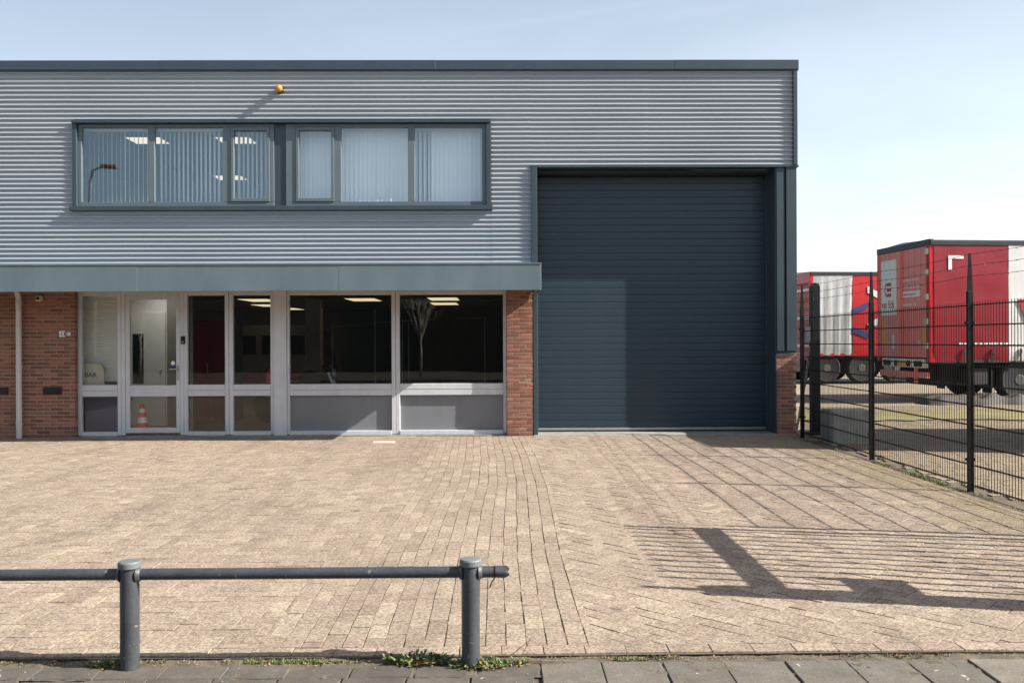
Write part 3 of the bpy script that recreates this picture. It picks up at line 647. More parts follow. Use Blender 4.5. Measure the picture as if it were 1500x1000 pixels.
# big sectional door
gd = P('garage_door', MB().box(.577,4.535,14.96,14.99,0,4.5), M['trim'])
DZ0, DZ1, NS = .075, 4.36, 36
sl = MB(); h = (DZ1-DZ0)/NS
prof = [(0,.0045),(.003,.003),(.006,.0008),(.011,0),(h*.5,-.0006),(h-.009,0),(h-.005,.0006),(h-.0025,.0025),(h-.0005,.0045)]
vs = []
for i, x in enumerate([0, 1.2, 2.6, 3.925]):
    for z, y in prof: vs.append((x, y+(.0012*math.sin(i*2.1) if 0 < i < 3 else 0), z))
m = len(prof); sl.add(vs, [(i*m+j, (i+1)*m+j, (i+1)*m+j+1, i*m+j+1) for i in range(3) for j in range(m-1)])
slm = sl.mesh('slat', M['door'])
for k in range(NS): inst('slat', slm, gd, (.577, 14.93-F+rnd.gauss(0,.0006), DZ0+k*h), (rnd.gauss(0,.0025),0,0))
P('bottom_seal', MB().bbox(.578,4.50,14.915,14.95,.030,.072,.004), M['galv'], gd)
P('rubber_seal', MB().bbox(.578,4.50,14.92,14.95,.004,.0295,.003), M['rubber'], gd)
P('guide_rail', MB().bbox(4.504,4.5215,14.89,14.95,0,4.44,.003), M['trim'], gd)
P('guide_rail', MB().bbox(.5765,.60,14.90,14.925,0,4.44,.003), M['trim'], gd)
P('door_head', MB().bbox(.577,4.520,14.625,14.958,4.375,4.409,.003), M['trim'], gd)
# steel clad corner right of the door
P('corner_post', MB().bbox(4.541,4.66,14.42,14.96,1.374,4.411,.004).bbox(4.70,4.873,14.41,14.96,1.374,4.411,.004).box(4.66,4.70,14.47,14.9,1.374,4.411).bbox(4.66,4.676,14.43,14.47,1.374,4.411,.002), M['trim'])
P('door_jamb', MB().bbox(4.522,4.5395,14.44,14.958,-.02,4.411,.002), M['trim'])
P('door_sill', MB().bbox(.5,4.56,14.43,15.10,-.10,.004,.01), M['concrete'])
# rooms behind the shop front
P('room_floor', MB().box(-13.9,.05,14.66,33.9,-.1,.02), M['roomfloor'])
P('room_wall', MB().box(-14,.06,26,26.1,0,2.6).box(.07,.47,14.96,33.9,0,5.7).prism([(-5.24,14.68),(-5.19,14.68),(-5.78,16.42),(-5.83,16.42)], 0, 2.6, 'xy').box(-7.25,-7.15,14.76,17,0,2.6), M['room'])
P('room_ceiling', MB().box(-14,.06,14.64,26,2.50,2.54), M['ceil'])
gr = MB()
for k in range(9): gr.box(-14,.05,15.2+1.2*k,15.224+1.2*k,2.494,2.4995)
for k in range(13): gr.box(-7.0+.4+k*1.2-8,-7.0+.424+k*1.2-8,14.66,26,2.4935,2.499)
o = P('ceiling_grid', MB().add(gr.v, gr.f), M['ceil']); o['kind'] = 'stuff'
hw = P('hall_wall', MB().box(-7.15,-6.22,16.3,16.4,.02,2.5), M['hallwall'])
P('hall_return_wall', MB().box(-6.22,-5.82,16.25,16.4,.02,2.5), M['ceil'])
hd = P('hall_door', MB().bbox(-6.98,-6.26,16.27,16.295,.02,2.12,.003), M['hallwall'])
P('narrow_pane', MB().box(-6.86,-6.66,16.262,16.268,.80,1.72), M['darkglass'], hd)
P('door_knob', MB().tube([(-6.34,16.28,1.05),(-6.34,16.22,1.05)],.02,10).box(-6.40,-6.32,16.26,16.275,1.26,1.35), M['white'], hd)
P('concrete_column', MB().bbox(-4.20,-3.88,18.6,18.9,.02,2.5,.01), M['ceil'])
P('pipe_frame', MB().tube([(-3.35,17.2,.02),(-3.35,17.2,1.85),(-1.85,17.2,1.98),(-1.85,17.2,.02)],.008,6).tube([(-2.6,17.8,.02),(-2.6,17.8,2.2)],.012,6), M['galv'])
P('pipe_frame', MB().tube([(-1.95,17.0,.02),(-1.95,17.0,1.95),(-.35,17.0,2.02),(-.35,17.0,.02)],.008,6), M['galv'])

# ------------------------------------------------------------------ things on and in the building
def ceil_light(x, y, z, w, d, m, label, group):
    t = thing('ceiling_light', label, 'lamp', (x, y, z), group)
    MB().box(x-w/2-.02,x+w/2+.02,y-d/2-.02,y+d/2+.02,z-.012,z-.002).build('frame', M['white'], t)
    MB().box(x-w/2,x+w/2,y-d/2,y+d/2,z-.018,z-.0125).build('diffuser', m, t)
for (x, y, l) in ((-5.35,19.3,'lit warm lamp panel in the top of the pane left of the white pillar'), (-5.85,22.0,'lower lit lamp panel right beside the white pillar in the narrow pane'),
                  (-5.95,24.3,'lit lamp panel at the left edge of the first wide shop window'), (-3.05,19.2,'lit lamp panel near the top right of the first wide shop window'),
                  (-1.28,19.0,'upper lit lamp panel in the shop window beside the brick pier'), (-1.42,21.4,'lower lit lamp panel in the shop window beside the brick pier')):
    ceil_light(x, y, 2.49, .62, 1.15, M['lamp'], l, 'ceiling lights of the ground floor')
ceil_light(-6.2, 15.5, 2.49, .6, 1.2, M['hall_fill'], 'unseen lamp panel added to brighten the entrance hall behind the glass door', 'ceiling lights of the ground floor')  # lamp out of view, added to brighten the entrance hall
for (x, y, l) in ((-6.68,16.55,'lit lamp seen across the mullion of the two left upper panes'), (-5.02,16.55,'lit lamp high in the narrow left upper sash'), (-6.3,20.3,'small far lit lamp low in the narrow left upper sash')):
    ceil_light(x, y, 5.375, .62, .50, M['lamp2'], l, 'ceiling lights of the upper office')
def blind(x0, x1, ang, label, shut, seed):
    r = random.Random(seed); t = thing('vertical_blind', label, 'blind', ((x0+x1)/2, 14.73, zb+.06), 'vertical blinds of the upper window')
    MB().box(x0-.03,x1+.03,14.715,14.755,zt-.055,zt-.02).build('head_rail', M['white'], t)
    w = .089; hgt = zt-.06-(zb+.075)
    vs = []
    for i in range(5):
        u = (i/4-.5)*w; vs += [(u, .006*math.cos((i/4-.5)*math.pi), 0), (u, .006*math.cos((i/4-.5)*math.pi), hgt)]
    me = MB().add(vs, [(2*i, 2*i+2, 2*i+3, 2*i+1) for i in range(4)]).mesh('slat', M['blind'])
    sol = None
    x = x0+.01; k = 0
    while x < x1:
        a = ang+r.gauss(0, .04)
        if shut == 2 and x < x0+.26: a = ang+.75
        inst('slat', me, t, (x-(x0+x1)/2, r.gauss(0,.002), .015), (0, 0, a)); x += .074; k += 1
lab = ['open pale slats in the leftmost upper pane', 'open pale slats in the second upper pane from the left', 'open slats behind the narrow left upper sash',
       'shut pale slats behind the narrow right upper sash', 'shut pale slats in the wide upper pane beside the narrow right sash', 'shut pale slats in the rightmost upper pane']
for k, (a, b) in enumerate(panes):
    blind(a-.01, b+.01, R(-62) if k == 0 else R(-52) if k < 3 else R(14), 'vertical blind, '+lab[k], 2 if k == 5 else 0, k)

bc = thing('alarm_beacon', 'orange alarm beacon high on the corrugated wall', 'beacon', (-3.647, 14.42, 5.70))
MB().lathe([(.058,0),(.058,-.03),(.05,-.035)], (-3.647,14.425,5.70), 20, 'y').build('base', M['black'], bc, smooth=R(40))
MB().lathe([(.050,-.032),(.056,-.07),(.054,-.105),(.043,-.135),(.022,-.152),(.004,-.156)], (-3.647,14.425,5.705), 20, 'y').build('lens', M['orange'], bc, smooth=True)
dp = thing('downpipe', 'pale grey rainwater pipe down the brick wall', 'drainpipe', (-7.914, 14.37, 0))
MB().tube([(-7.914,14.37,.0),(-7.914,14.37,2.30),(-7.914,14.30,2.42)],.045,16).build('pipe', M['pipe'], dp, smooth=R(60))
for z in (.22, 1.15, 2.2): MB().tube([(-7.914,14.37,z),(-7.914,14.37,z+.035)],.052,16).box(-7.93,-7.90,14.40,14.452,z,z+.03).build('bracket', M['pipe'], dp, smooth=R(40))
sc = thing('security_camera', 'small square wall camera under the canopy beside the pipe', 'camera', (-7.59, 14.4, 2.28))
MB().bbox(-7.63,-7.55,14.35,14.452,2.24,2.33,.008).build('housing', M['pipe'], sc)
MB().lathe([(.026,0),(.026,-.02),(.015,-.024)], (-7.588,14.352,2.285), 14, 'y').build('lens', M['black'], sc)
def number(x, z, s, txt, label):
    t = thing('house_number', label, 'number plate', (x, 14.44, z), 'house number plates on the brick wall')
    MB().bbox(x-s/2,x+s/2,14.434,14.449,z-s/2,z+s/2,.004).build('plate', M['plate'], t)
    w = s*.52
    text_mb(txt, s*.9, lambda a, b, c: (x-s*.30+a, 14.432-c, z-s*.31+b), .001, .002).build('digits', M['ink'], t)
number(-7.240, 1.704, .098, '13', 'larger white house number plate reading 13')
number(-7.140, 1.704, .058, '1', 'smaller white plate right beside the house number')
ic = thing('intercom', 'black doorbell intercom on the door post', 'intercom', (-5.30, YF-.01, 1.60))
MB().bbox(-5.345,-5.275,YF-.022,YF-.001,1.53,1.66,.004).build('housing', M['black'], ic)
MB().lathe([(.012,0),(.012,-.006)], (-5.31,YF-.02,1.565), 12, 'y').build('button', M['galv'], ic)
# behind the left pane: ribbed blind, lettered board, navy crate
mb = MB(); vs = []; n = 150
for i in range(n+1):
    z = .90+1.46*i/n; yy = 14.90+(.008 if i % 3 == 0 else 0)
    vs += [(-7.12, yy, z), (-6.42, yy, z)]
mb.add(vs, [(2*i, 2*i+1, 2*i+3, 2*i+2) for i in range(n)])
tag(mb.build('ribbed_blind', M['hallwall'], org=(-6.77,14.9,.9)), 'cream finely ribbed blind behind the leftmost shop pane', 'blind')
bs = thing('counter_board', 'cream board lettered BAR at the foot of the leftmost pane', 'sign', (-6.9, 14.76, .02))
MB().prism([(-7.12,.84),(-6.70,.84),(-6.70,1.10),(-6.74,1.19),(-7.12,1.235)], 14.74, 14.78).build('board', M['cream'], bs)
text_mb('BAR', .105, lambda a, b, c: (-7.02+a*1.05, 14.738-c, .985+b), .001, .004).build('lettering', M['cap'], bs)
ncr = thing('storage_crate', 'navy blue crate behind the lower left pane', 'crate', (-6.75, 14.95, .02))
MB().bbox(-7.10,-6.45,14.86,15.25,.02,.60,.01).build('body', M['navy'], ncr)
MB().bbox(-7.11,-6.44,14.85,15.26,.56,.62,.006).build('rim', M['navy'], ncr)
cn = thing('traffic_cone', 'orange and white traffic cone standing behind the glass door', 'cone', (-6.02*1.02, 14.90, .02))
cxp = -6.14
MB().bbox(cxp-.13,cxp+.13,14.80,15.06,.02,.055,.01).build('base', M['cone'], cn)
def crad(z): return .105-.075*(z-.05)/.48
for z0, z1, m in ((.05,.20,'cone'),(.20,.29,'white'),(.29,.37,'cone'),(.37,.44,'white'),(.44,.53,'cone')):
    MB().lathe([(crad(z0),z0),(crad(z1),z1)], (cxp,14.93,0), 20).build('band', M[m], cn, smooth=R(40))
lk = thing('locker', 'dark red double locker inside the pane beside the door', 'locker', (-5.7, 17.4, .02))
MB().box(-6.18,-5.25,17.2,17.7,.02,2.02).build('carcass', M['room'], lk)
for a in (-6.16,-5.705): 
    d = MB().bbox(a,a+.44,17.17,17.198,.06,1.98,.004).build('door', M['redlocker'], lk)
    MB().bbox(a+.37,a+.395,17.14,17.169,.95,1.15,.003).build('handle', M['galv'], d)
fe = thing('fire_extinguisher', 'red fire extinguisher at the edge of the pane left of the pillar', 'extinguisher', (-4.0, 15.0, .5))
MB().lathe([(.06,.62),(.068,.64),(.068,1.0),(.055,1.05),(.022,1.075),(.022,1.10)], (-3.98,14.98,0), 16).build('cylinder', M['redpaint'], fe, smooth=R(50))
MB().box(-4.03,-3.93,14.97,14.99,1.10,1.12).tube([(-4.02,14.98,1.10),(-4.07,14.98,1.03),(-4.06,14.98,.85)],.009,6).build('hose', M['black'], fe)
MB().box(-3.99,-3.97,15.045,15.06,.02,1.0).build('stand', M['black'], fe)
# motorcycle inside
def motorcycle(x, y):
    t = thing('motorcycle', 'dark motorcycle parked inside the first wide shop window', 'motorcycle', (x, y, .02))
    for dx in (-.68, .68):
        w = MB()
        for k in range(20):
            pass
        w.lathe([(.30,-.05),(.325,-.03),(.325,.03),(.30,.05),(.22,.04),(.22,-.04),(.30,-.05)], (x+dx,y,.345), 24, 'y').build('wheel', M['rubber'], t, smooth=R(50))
        MB().lathe([(.20,-.012),(.215,.0),(.20,.012),(.05,.03),(.05,-.03)], (x+dx,y,.345), 16, 'y').build('rim', M['galv'], t)
    MB().tube([(x+.68,y-.1,.345),(x+.42,y-.1,.98)],.03,8).tube([(x+.68,y+.1,.345),(x+.42,y+.1,.98)],.03,8).build('fork', M['galv'], t)
    MB().tube([(x+.38,y-.36,1.10),(x+.42,y-.15,1.04),(x+.42,y+.15,1.04),(x+.38,y+.36,1.10)],.018,8).build('handlebar', M['black'], t)
    MB().lathe([(.09,0),(.13,.08),(.15,.2),(.11,.4),(.06,.5)], (x-.12,y,.88), 14, 'x').build('tank', M['black'], t, smooth=True)
    MB().bbox(x-.75,x-.08,y-.13,y+.13,.78,.88,.04).build('seat', M['black'], t)
    MB().bbox(x-.30,x+.32,y-.16,y+.16,.30,.72,.05).build('engine', M['steel'], t)
    MB().lathe([(.04,0),(.10,.06),(.10,.10)], (x+.46,y,.95), 14, 'x').build('headlight', M['galv'], t)
motorcycle(-3.72, 16.6)
# camper van deep inside
vn = thing('camper_van', 'cream camper van dimly seen inside behind the pane left of the pillar', 'van', (-6.4, 22.5, .02))
MB().prism([(-8.4,.35),(-4.6,.35),(-4.5,.6),(-4.55,1.15),(-4.75,1.85),(-5.0,1.98),(-8.2,1.98),(-8.4,1.85)], 22.0, 23.8).build('body', M['vancream'], vn)
for a, b in ((-7.0,-6.2),(-6.05,-5.5),(-5.4,-4.95)): MB().box(a,b,21.985,22.0,1.25,1.72).build('window', M['darkglass'], vn)
MB().box(-8.4,-4.52,21.98,22.0,.55,.80).build('stripe', M['redlocker'], vn)
for a in (-7.6,-5.2): MB().lathe([(.30,0),(.33,.03),(.33,.18),(.30,.2)], (a,21.98,.35), 18, 'y').build('wheel', M['rubber'], vn)
tag(MB().bbox(-1.99*S-.0,-1.84*S+.18,13.40,13.56,-.03,.016,.006).build('drain_cover', M['slab'], org=(-1.9,13.5,0)), 'small pale rectangular cover in the paving before the shop window', 'cover')

# ------------------------------------------------------------------ foreground tube barrier
rl = thing('tube_barrier', 'low graphite steel tube barrier at the edge of the forecourt', 'barrier', (-1.81, 4.25, -.03))
RY = 4.25
for x in (-3.46, -1.812, -.162):
    po = MB().lathe([(.0445,-.10),(.0445,.462)], (x,RY,0), 32).build('post', M['rail'], rl, smooth=R(40))
    MB().lathe([(.050,.463),(.0535,.467),(.0535,.490),(.049,.497),(.02,.500)], (x,RY,0), 32).build('cap', M['cap'], po, smooth=R(30))
    MB().lathe([(.0285,-.058),(.034,-.05),(.040,-.040)], (x,RY,.432), 20, 'x').build('weld_collar', M['rail'], po, smooth=R(60))
    MB().lathe([(.040,.040),(.034,.05),(.0285,.058)], (x,RY,.432), 20, 'x').build('weld_collar', M['rail'], po, smooth=R(60))
mb = MB(); n = 24; xs = [-5.2]+[-5.0+.5*k for k in range(10)]+[-.10,-.06,-.045,-.025,-.01,.005,.016]; vs = []
for i, x in enumerate(xs):
    q = max(0, min(1, (x+.06)/.075)); q = q*q*(3-2*q)
    for k in range(n):
        t = 2*math.pi*k/n; c, s = math.cos(t), math.sin(t)
        ry = .0275*(1+.10*q-.35*q*abs(s)**3); rz = .0275*(1+.04*q)
        xx = x + (-.018*q*abs(s) + .012*q*abs(c))*(1 if i > 11 else 0)
        vs.append((xx, RY+ry*c*(1-.45*q*(s < -.3)), .432+rz*s+(.006*q*c)))
m = len(xs)
mb.add(vs, [(i*n+k, i*n+(k+1) % n, (i+1)*n+(k+1) % n, (i+1)*n+k) for i in range(m-1) for k in range(n)])
inner = [(xs[-1]-.02, RY+.018*math.cos(2*math.pi*k/n), .432+.02*math.sin(2*math.pi*k/n)) for k in range(n)]
o0 = len(mb.v); mb.v += inner; mb.f += [((m-1)*n+k, (m-1)*n+(k+1) % n, o0+(k+1) % n, o0+k) for k in range(n)]+[tuple(o0+k for k in range(n))]; mb.a += [0]*(n+1)
rt = mb.build('rail_tube', M['rail'], rl, smooth=R(50))
MB().tube([(-.047,RY,.432),(-.041,RY,.432)],.0292,20).tube([(-.045,RY-.012,.405),(-.060,RY-.02,.385),(-.068,RY-.02,.360)],.003,6).build('cable_tie', M['black'], rl)

# ------------------------------------------------------------------ weeds
def clump(name, label, c, rx, ry, hh, n, size, m, cat='weed', seed=0, blade=False):
    r = random.Random(seed); mb = MB()
    for k in range(n):
        t = r.random()*6.283; q = math.sqrt(r.random()); x = c[0]+rx*q*math.cos(t); y = c[1]+ry*q*math.sin(t)
        top = hh*(1-.6*q)*(.4+.6*r.random()); yaw = r.random()*6.283
        if blade:
            d = Vector((math.cos(yaw), math.sin(yaw), 0)); s = Vector((-d.y, d.x, 0))*size*.12
            b = Vector((x, y, c[2])); t1 = b+d*top*.25+Vector((0,0,top*.7)); t2 = b+d*top*.7+Vector((0,0,top))
            mb.add([b-s, b+s, t1+s*.7, t1-s*.7, t2], [(0,1,2,3),(3,2,4)])
        else:
            tilt = r.uniform(-.2, .9); d = Vector((math.cos(yaw)*math.cos(tilt), math.sin(yaw)*math.cos(tilt), math.sin(tilt))); s = Vector((-math.sin(yaw), math.cos(yaw), 0))
            l = size*r.uniform(.5, 1.2); b = Vector((x, y, c[2]+top*r.random())); up = d.cross(s)*-1*l*.12
            mb.add([b, b+d*l*.35+s*l*.2+up, b+d*l*.7+s*l*.26, b+d*l, b+d*l*.7-s*l*.26, b+d*l*.35-s*l*.2+up, b+d*l*.5-up*.5], [(0,1,6),(1,2,6),(2,3,6),(3,4,6),(4,5,6),(5,0,6)])
            if k % 5 == 0: mb.tube([(x, y, c[2]-.005), (x, y, b.z)], .0012, 4, False)
    return mb
def weed(label, c, rx, ry, hh, n, size, seed, dry=0, blade=0):
    t = thing('weed', label, 'weed', c, 'weeds along the kerb')
    if n: clump('', '', c, rx, ry, hh, n, size, 'leaf', seed=seed).build('leaves', M['leaf'], t, flip=False)
    if blade: clump('', '', c, rx, ry, hh*1.2, blade, .03, 'grass', seed=seed+5, blade=True).build('grass_blades', M['grass'], t, flip=False)
    if dry: clump('', '', (c[0]+.02, c[1]-.03, c[2]), rx*.6, ry*.5, hh*.4, dry, size*1.2, 'dry', seed=seed+9).build('dry_leaves', M['dry'], t, flip=False)
weed('leafy green weed clump left of the right barrier post', (-.42, 4.285, -.02), .16, .05, .075, 420, .030, 1, 50)
weed('low green weed clump at the foot of the right barrier post', (-.12, 4.235, -.02), .14, .05, .055, 300, .026, 2, 26)
weed('sparse weed between the right barrier post and the twig', (.03, 4.27, -.02), .09, .03, .04, 110, .020, 3, 18)
weed('dark grass tuft at the foot of the left barrier post', (-1.90, 4.27, -.02), .13, .035, .055, 90, .022, 4, 20, 160)
weed('low moss and grass line in the kerb joint between the posts', (-1.0, 4.30, -.022), .30, .014, .02, 160, .013, 6, 12, 260)
weed('tiny yellow green moss patch on the tiles below the left post', (-1.72, 4.02, -.02), .11, .02, .012, 160, .010, 8)
weed('small green moss patch in the joint right of the pale tile', (.62, 4.30, -.022), .10, .012, .012, 120, .010, 11, 0, 60)
mb = MB(); r = random.Random(77)
for k in range(600):
    x = r.uniform(-2.7, 2.8); y = r.choice([r.gauss(4.335, .012), r.gauss(4.30, .02), r.uniform(4.0, 5.4)]); q = r.uniform(.0015, .0055)
    z = -.017 if y < 4.35 else warp(x, y)[2]+.001
    a = r.random()*6; mb.add([(x+q*math.cos(a+t*1.57)*r.uniform(.6,1.3), y+q*math.sin(a+t*1.57), z) for t in range(4)]+[(x, y, z+q*.8)], [(0,1,4),(1,2,4),(2,3,4),(3,0,4)])
tag(mb.build('grit', M['mortar'], flip=False), 'loose sand and grit scattered along the kerb joint', 'grit', kind='stuff')
mb = MB()
for k in range(420):
    x = r.uniform(-2.75, 2.9)
    if noise.noise((x*2.3, 0, 4))+.25*r.random() < .12: continue
    q = clump('', '', (x, r.gauss(4.322, .014), -.021), .022, .008, .012, 9, .010, 'leaf', seed=k+2000); mb.add(q.v, q.f)
    if k % 3 == 0: q = clump('', '', (x, r.gauss(4.325, .010), -.021), .02, .008, .028, 7, .02, 'grass', seed=k+2600, blade=True); mb.add(q.v, q.f)
tag(mb.build('moss', M['mossy'], flip=False), 'ragged olive moss and grass in the joint between forecourt and pavement', 'moss', kind='stuff')
mb = MB()
for k in range(26):
    x = r.uniform(-2.6, 2.7); q = clump('', '', (x, r.gauss(4.32, .012), -.02), .03, .012, .008, 5, .016, 'dry', seed=k+900); mb.add(q.v, q.f)
tag(mb.build('leaf_litter', M['dry'], flip=False), 'withered leaf scraps lying in the kerb joint', 'leaf litter', kind='stuff')
tw = thing('twig', 'dry bent twig sticking up beside the right barrier post', 'twig', (.05, 4.27, -.02))
MB().tube([(.0,4.28,-.015),(.06,4.30,.03),(.13,4.30,.085),(.10,4.29,.035),(.065,4.26,-.01)],[.0022,.002,.0014,.0018,.0022],5).build('stem', M['twig'], tw)
MB().tube([(.06,4.27,-.012),(.20,4.255,-.008),(.36,4.25,-.010)],[.003,.0025,.001],5).tube([(.18,4.257,-.008),(.24,4.235,-.006)],[.002,.001],5).build('branch', M['twig'], tw)
# grass along the fence foot
mb = MB(); r = random.Random(5)
for k in range(70):
    y = r.choice([r.uniform(8.3,11.2), r.uniform(9.0,10.2), r.uniform(7.5,13.5)]); x = 4.74+r.gauss(0,.035)
    q = clump('', '', (x, y, -.02), .05, .10, r.uniform(.03,.075), 26, .03, 'grass', seed=k+300, blade=True); mb.add(q.v, q.f)
o = mb.build('grass', M['grass'], flip=False); tag(o, 'short grass growing along the foot of the black mesh fence', 'grass', kind='stuff')

# ------------------------------------------------------------------ fence with barbed wire
FX = 4.80
fz = thing('mesh_fence', 'black double wire mesh fence topped with three strands of barbed wire', 'fence', (FX, 11.35, 0))
PY = [13.97, 11.33, 8.93, 6.72]
for y in PY:
    po = MB().bbox(FX-.03,FX+.03,y-.02,y+.02,-.1,2.045,.004).build('post', M['black'], fz)
    arm = MB(); arm.prism([(FX-.028,2.045),(FX+.03,2.045),(FX+.03,2.09),(FX+.012,2.43),(FX-.002,2.44),(FX-.012,2.43),(FX-.026,2.12)], y-.004, y+.004)
    arm.build('barb_arm', M['black'], po)
    for z in (.32, 1.0, 1.72):
        MB().lathe([(.016,0),(.020,.008),(.012,.02)], (FX+.03,y,z), 10, 'x').lathe([(.012,-.02),(.020,-.008),(.016,0)], (FX-.03,y,z), 10, 'x').build('clamp', M['black'], po)
rods = [.05+.2055*k for k in range(10)]
for k in range(len(PY)-1):
    y0, y1 = PY[k+1]+.025, PY[k]-.025
    v = MB(); n = int((y1-y0)/.05)
    for q in range(n+1):
        y = y0+(y1-y0)*q/n
        v.tube([(FX+.034,y,.03),(FX+.034,y,1.935)], .0036, 5, False)
    o = v.build('vertical_wires', M['black'], fz, flip=False); o['kind'] = 'stuff'
    for z in rods: 
        sag = [(FX+.034+.005*s+.003*noise.noise((yy*2, z*3, k)), yy, z+.004*noise.noise((yy*1.3, z, k*2.0))) for s in (0,) for yy in [y0+(y1-y0)*j/8 for j in range(9)]]
        rr = MB().tube([(a-.0065, b, c) for a, b, c in sag], .0046, 6).tube([(a+.0065, b, c+.006) for a, b, c in sag], .0046, 6)
        rr.build('horizontal_wire', M['black'], fz, flip=False)
for z, dx in ((2.20,.004),(2.31,.002),(2.425,0)):
    bw = MB(); pts = []
    for k in range(len(PY)-1):
        for j in range(16):
            t = j/16; y = PY[k]+(PY[k+1]-PY[k])*t; pts.append((FX+dx+.006*noise.noise((y*3, z, 0)), y, z-.02*math.sin(math.pi*t)+.004*noise.noise((y*4, z*2, 1))))
    pts.append((FX+dx, PY[-1], z)); bw.tube(pts, .0022, 5)
    for i in range(0, len(pts)-1):
        a = Vector(pts[i]); d = Vector((rnd.gauss(0,1), .3*rnd.gauss(0,1), rnd.gauss(0,1))).normalized()*.014
        bw.tube([a-d, a+d], .0016, 4); bw.tube([a+Vector((0,.005,0))-d.cross(Vector((0,1,0))), a+Vector((0,.005,0))+d.cross(Vector((0,1,0)))], .0016, 4)
    bw.build('barbed_wire', M['black'], fz, flip=False)
# thick gate post behind the fence, with its lock and stays
gp = thing('gate_post', 'thick black square gate post beside the building corner', 'post', (5.23, 14.6, 0))
MB().bbox(5.16,5.30,14.53,14.67,-.08,2.46,.006).build('post', M['black'], gp)
MB().prism([(5.17,2.46),(5.29,2.46),(5.28,2.50),(5.20,2.51)], 14.54, 14.66).build('cap', M['black'], gp)
MB().bbox(5.10,5.30,14.40,14.70,-.10,.02,.01).build('foot', M['black'], gp)
MB().bbox(5.06,5.155,14.56,14.62,1.52,1.78,.006).build('lock_box', M['galv'], gp)
MB().tube([(5.15,14.60,1.45),(4.92,14.62,.05)],.012,8).tube([(5.15,14.64,1.20),(4.95,14.66,.05)],.012,8).build('stay', M['galv'], gp)
# sliding gate further along the same line, right of the frame: its shadow lies on the forecourt
sg = thing('sliding_gate', 'black barred sliding gate whose shadow lies across the forecourt', 'gate', (FX, 5.6, 0))
MB().bbox(FX-.03,FX+.03,4.83,6.60,2.14,2.27,.006).build('top_beam', M['black'], sg)
MB().bbox(FX-.05,FX+.05,4.83,6.60,.10,.26,.006).build('bottom_beam', M['black'], sg)
for k in range(11):
    y = 4.98+k*.15; MB().bbox(FX-.015,FX+.015,y-.015,y+.015,.26,2.66,.003).build('bar', M['black'], sg)
MB().bbox(FX-.025,FX+.025,6.555,6.60,.02,2.66,.003).build('stile', M['black'], sg)
MB().bbox(FX-.10,FX+.10,4.62,4.83,-.1,2.45,.006).lathe([(.03,0),(.02,.3),(.004,.33)], (FX,4.72,2.45), 8).build('gate_pillar', M['black'], sg)
MB().bbox(FX-.11,FX-.035,4.86,5.18,1.53,1.78,.01).build('control_box', M['black'], sg)
MB().lathe([(.03,0),(.03,.09),(.01,.12)], (FX-.08,5.14,1.78), 10).build('signal_lamp', M['black'], sg)
# concrete block behind the fence
cb = MB().bbox(4.95,5.58,13.1,13.6,-.05,.49,.02); 
tag(cb.build('concrete_block', M['block'], org=(5.6,13.6,0)), 'weathered concrete ballast block behind the first fence panel', 'block')

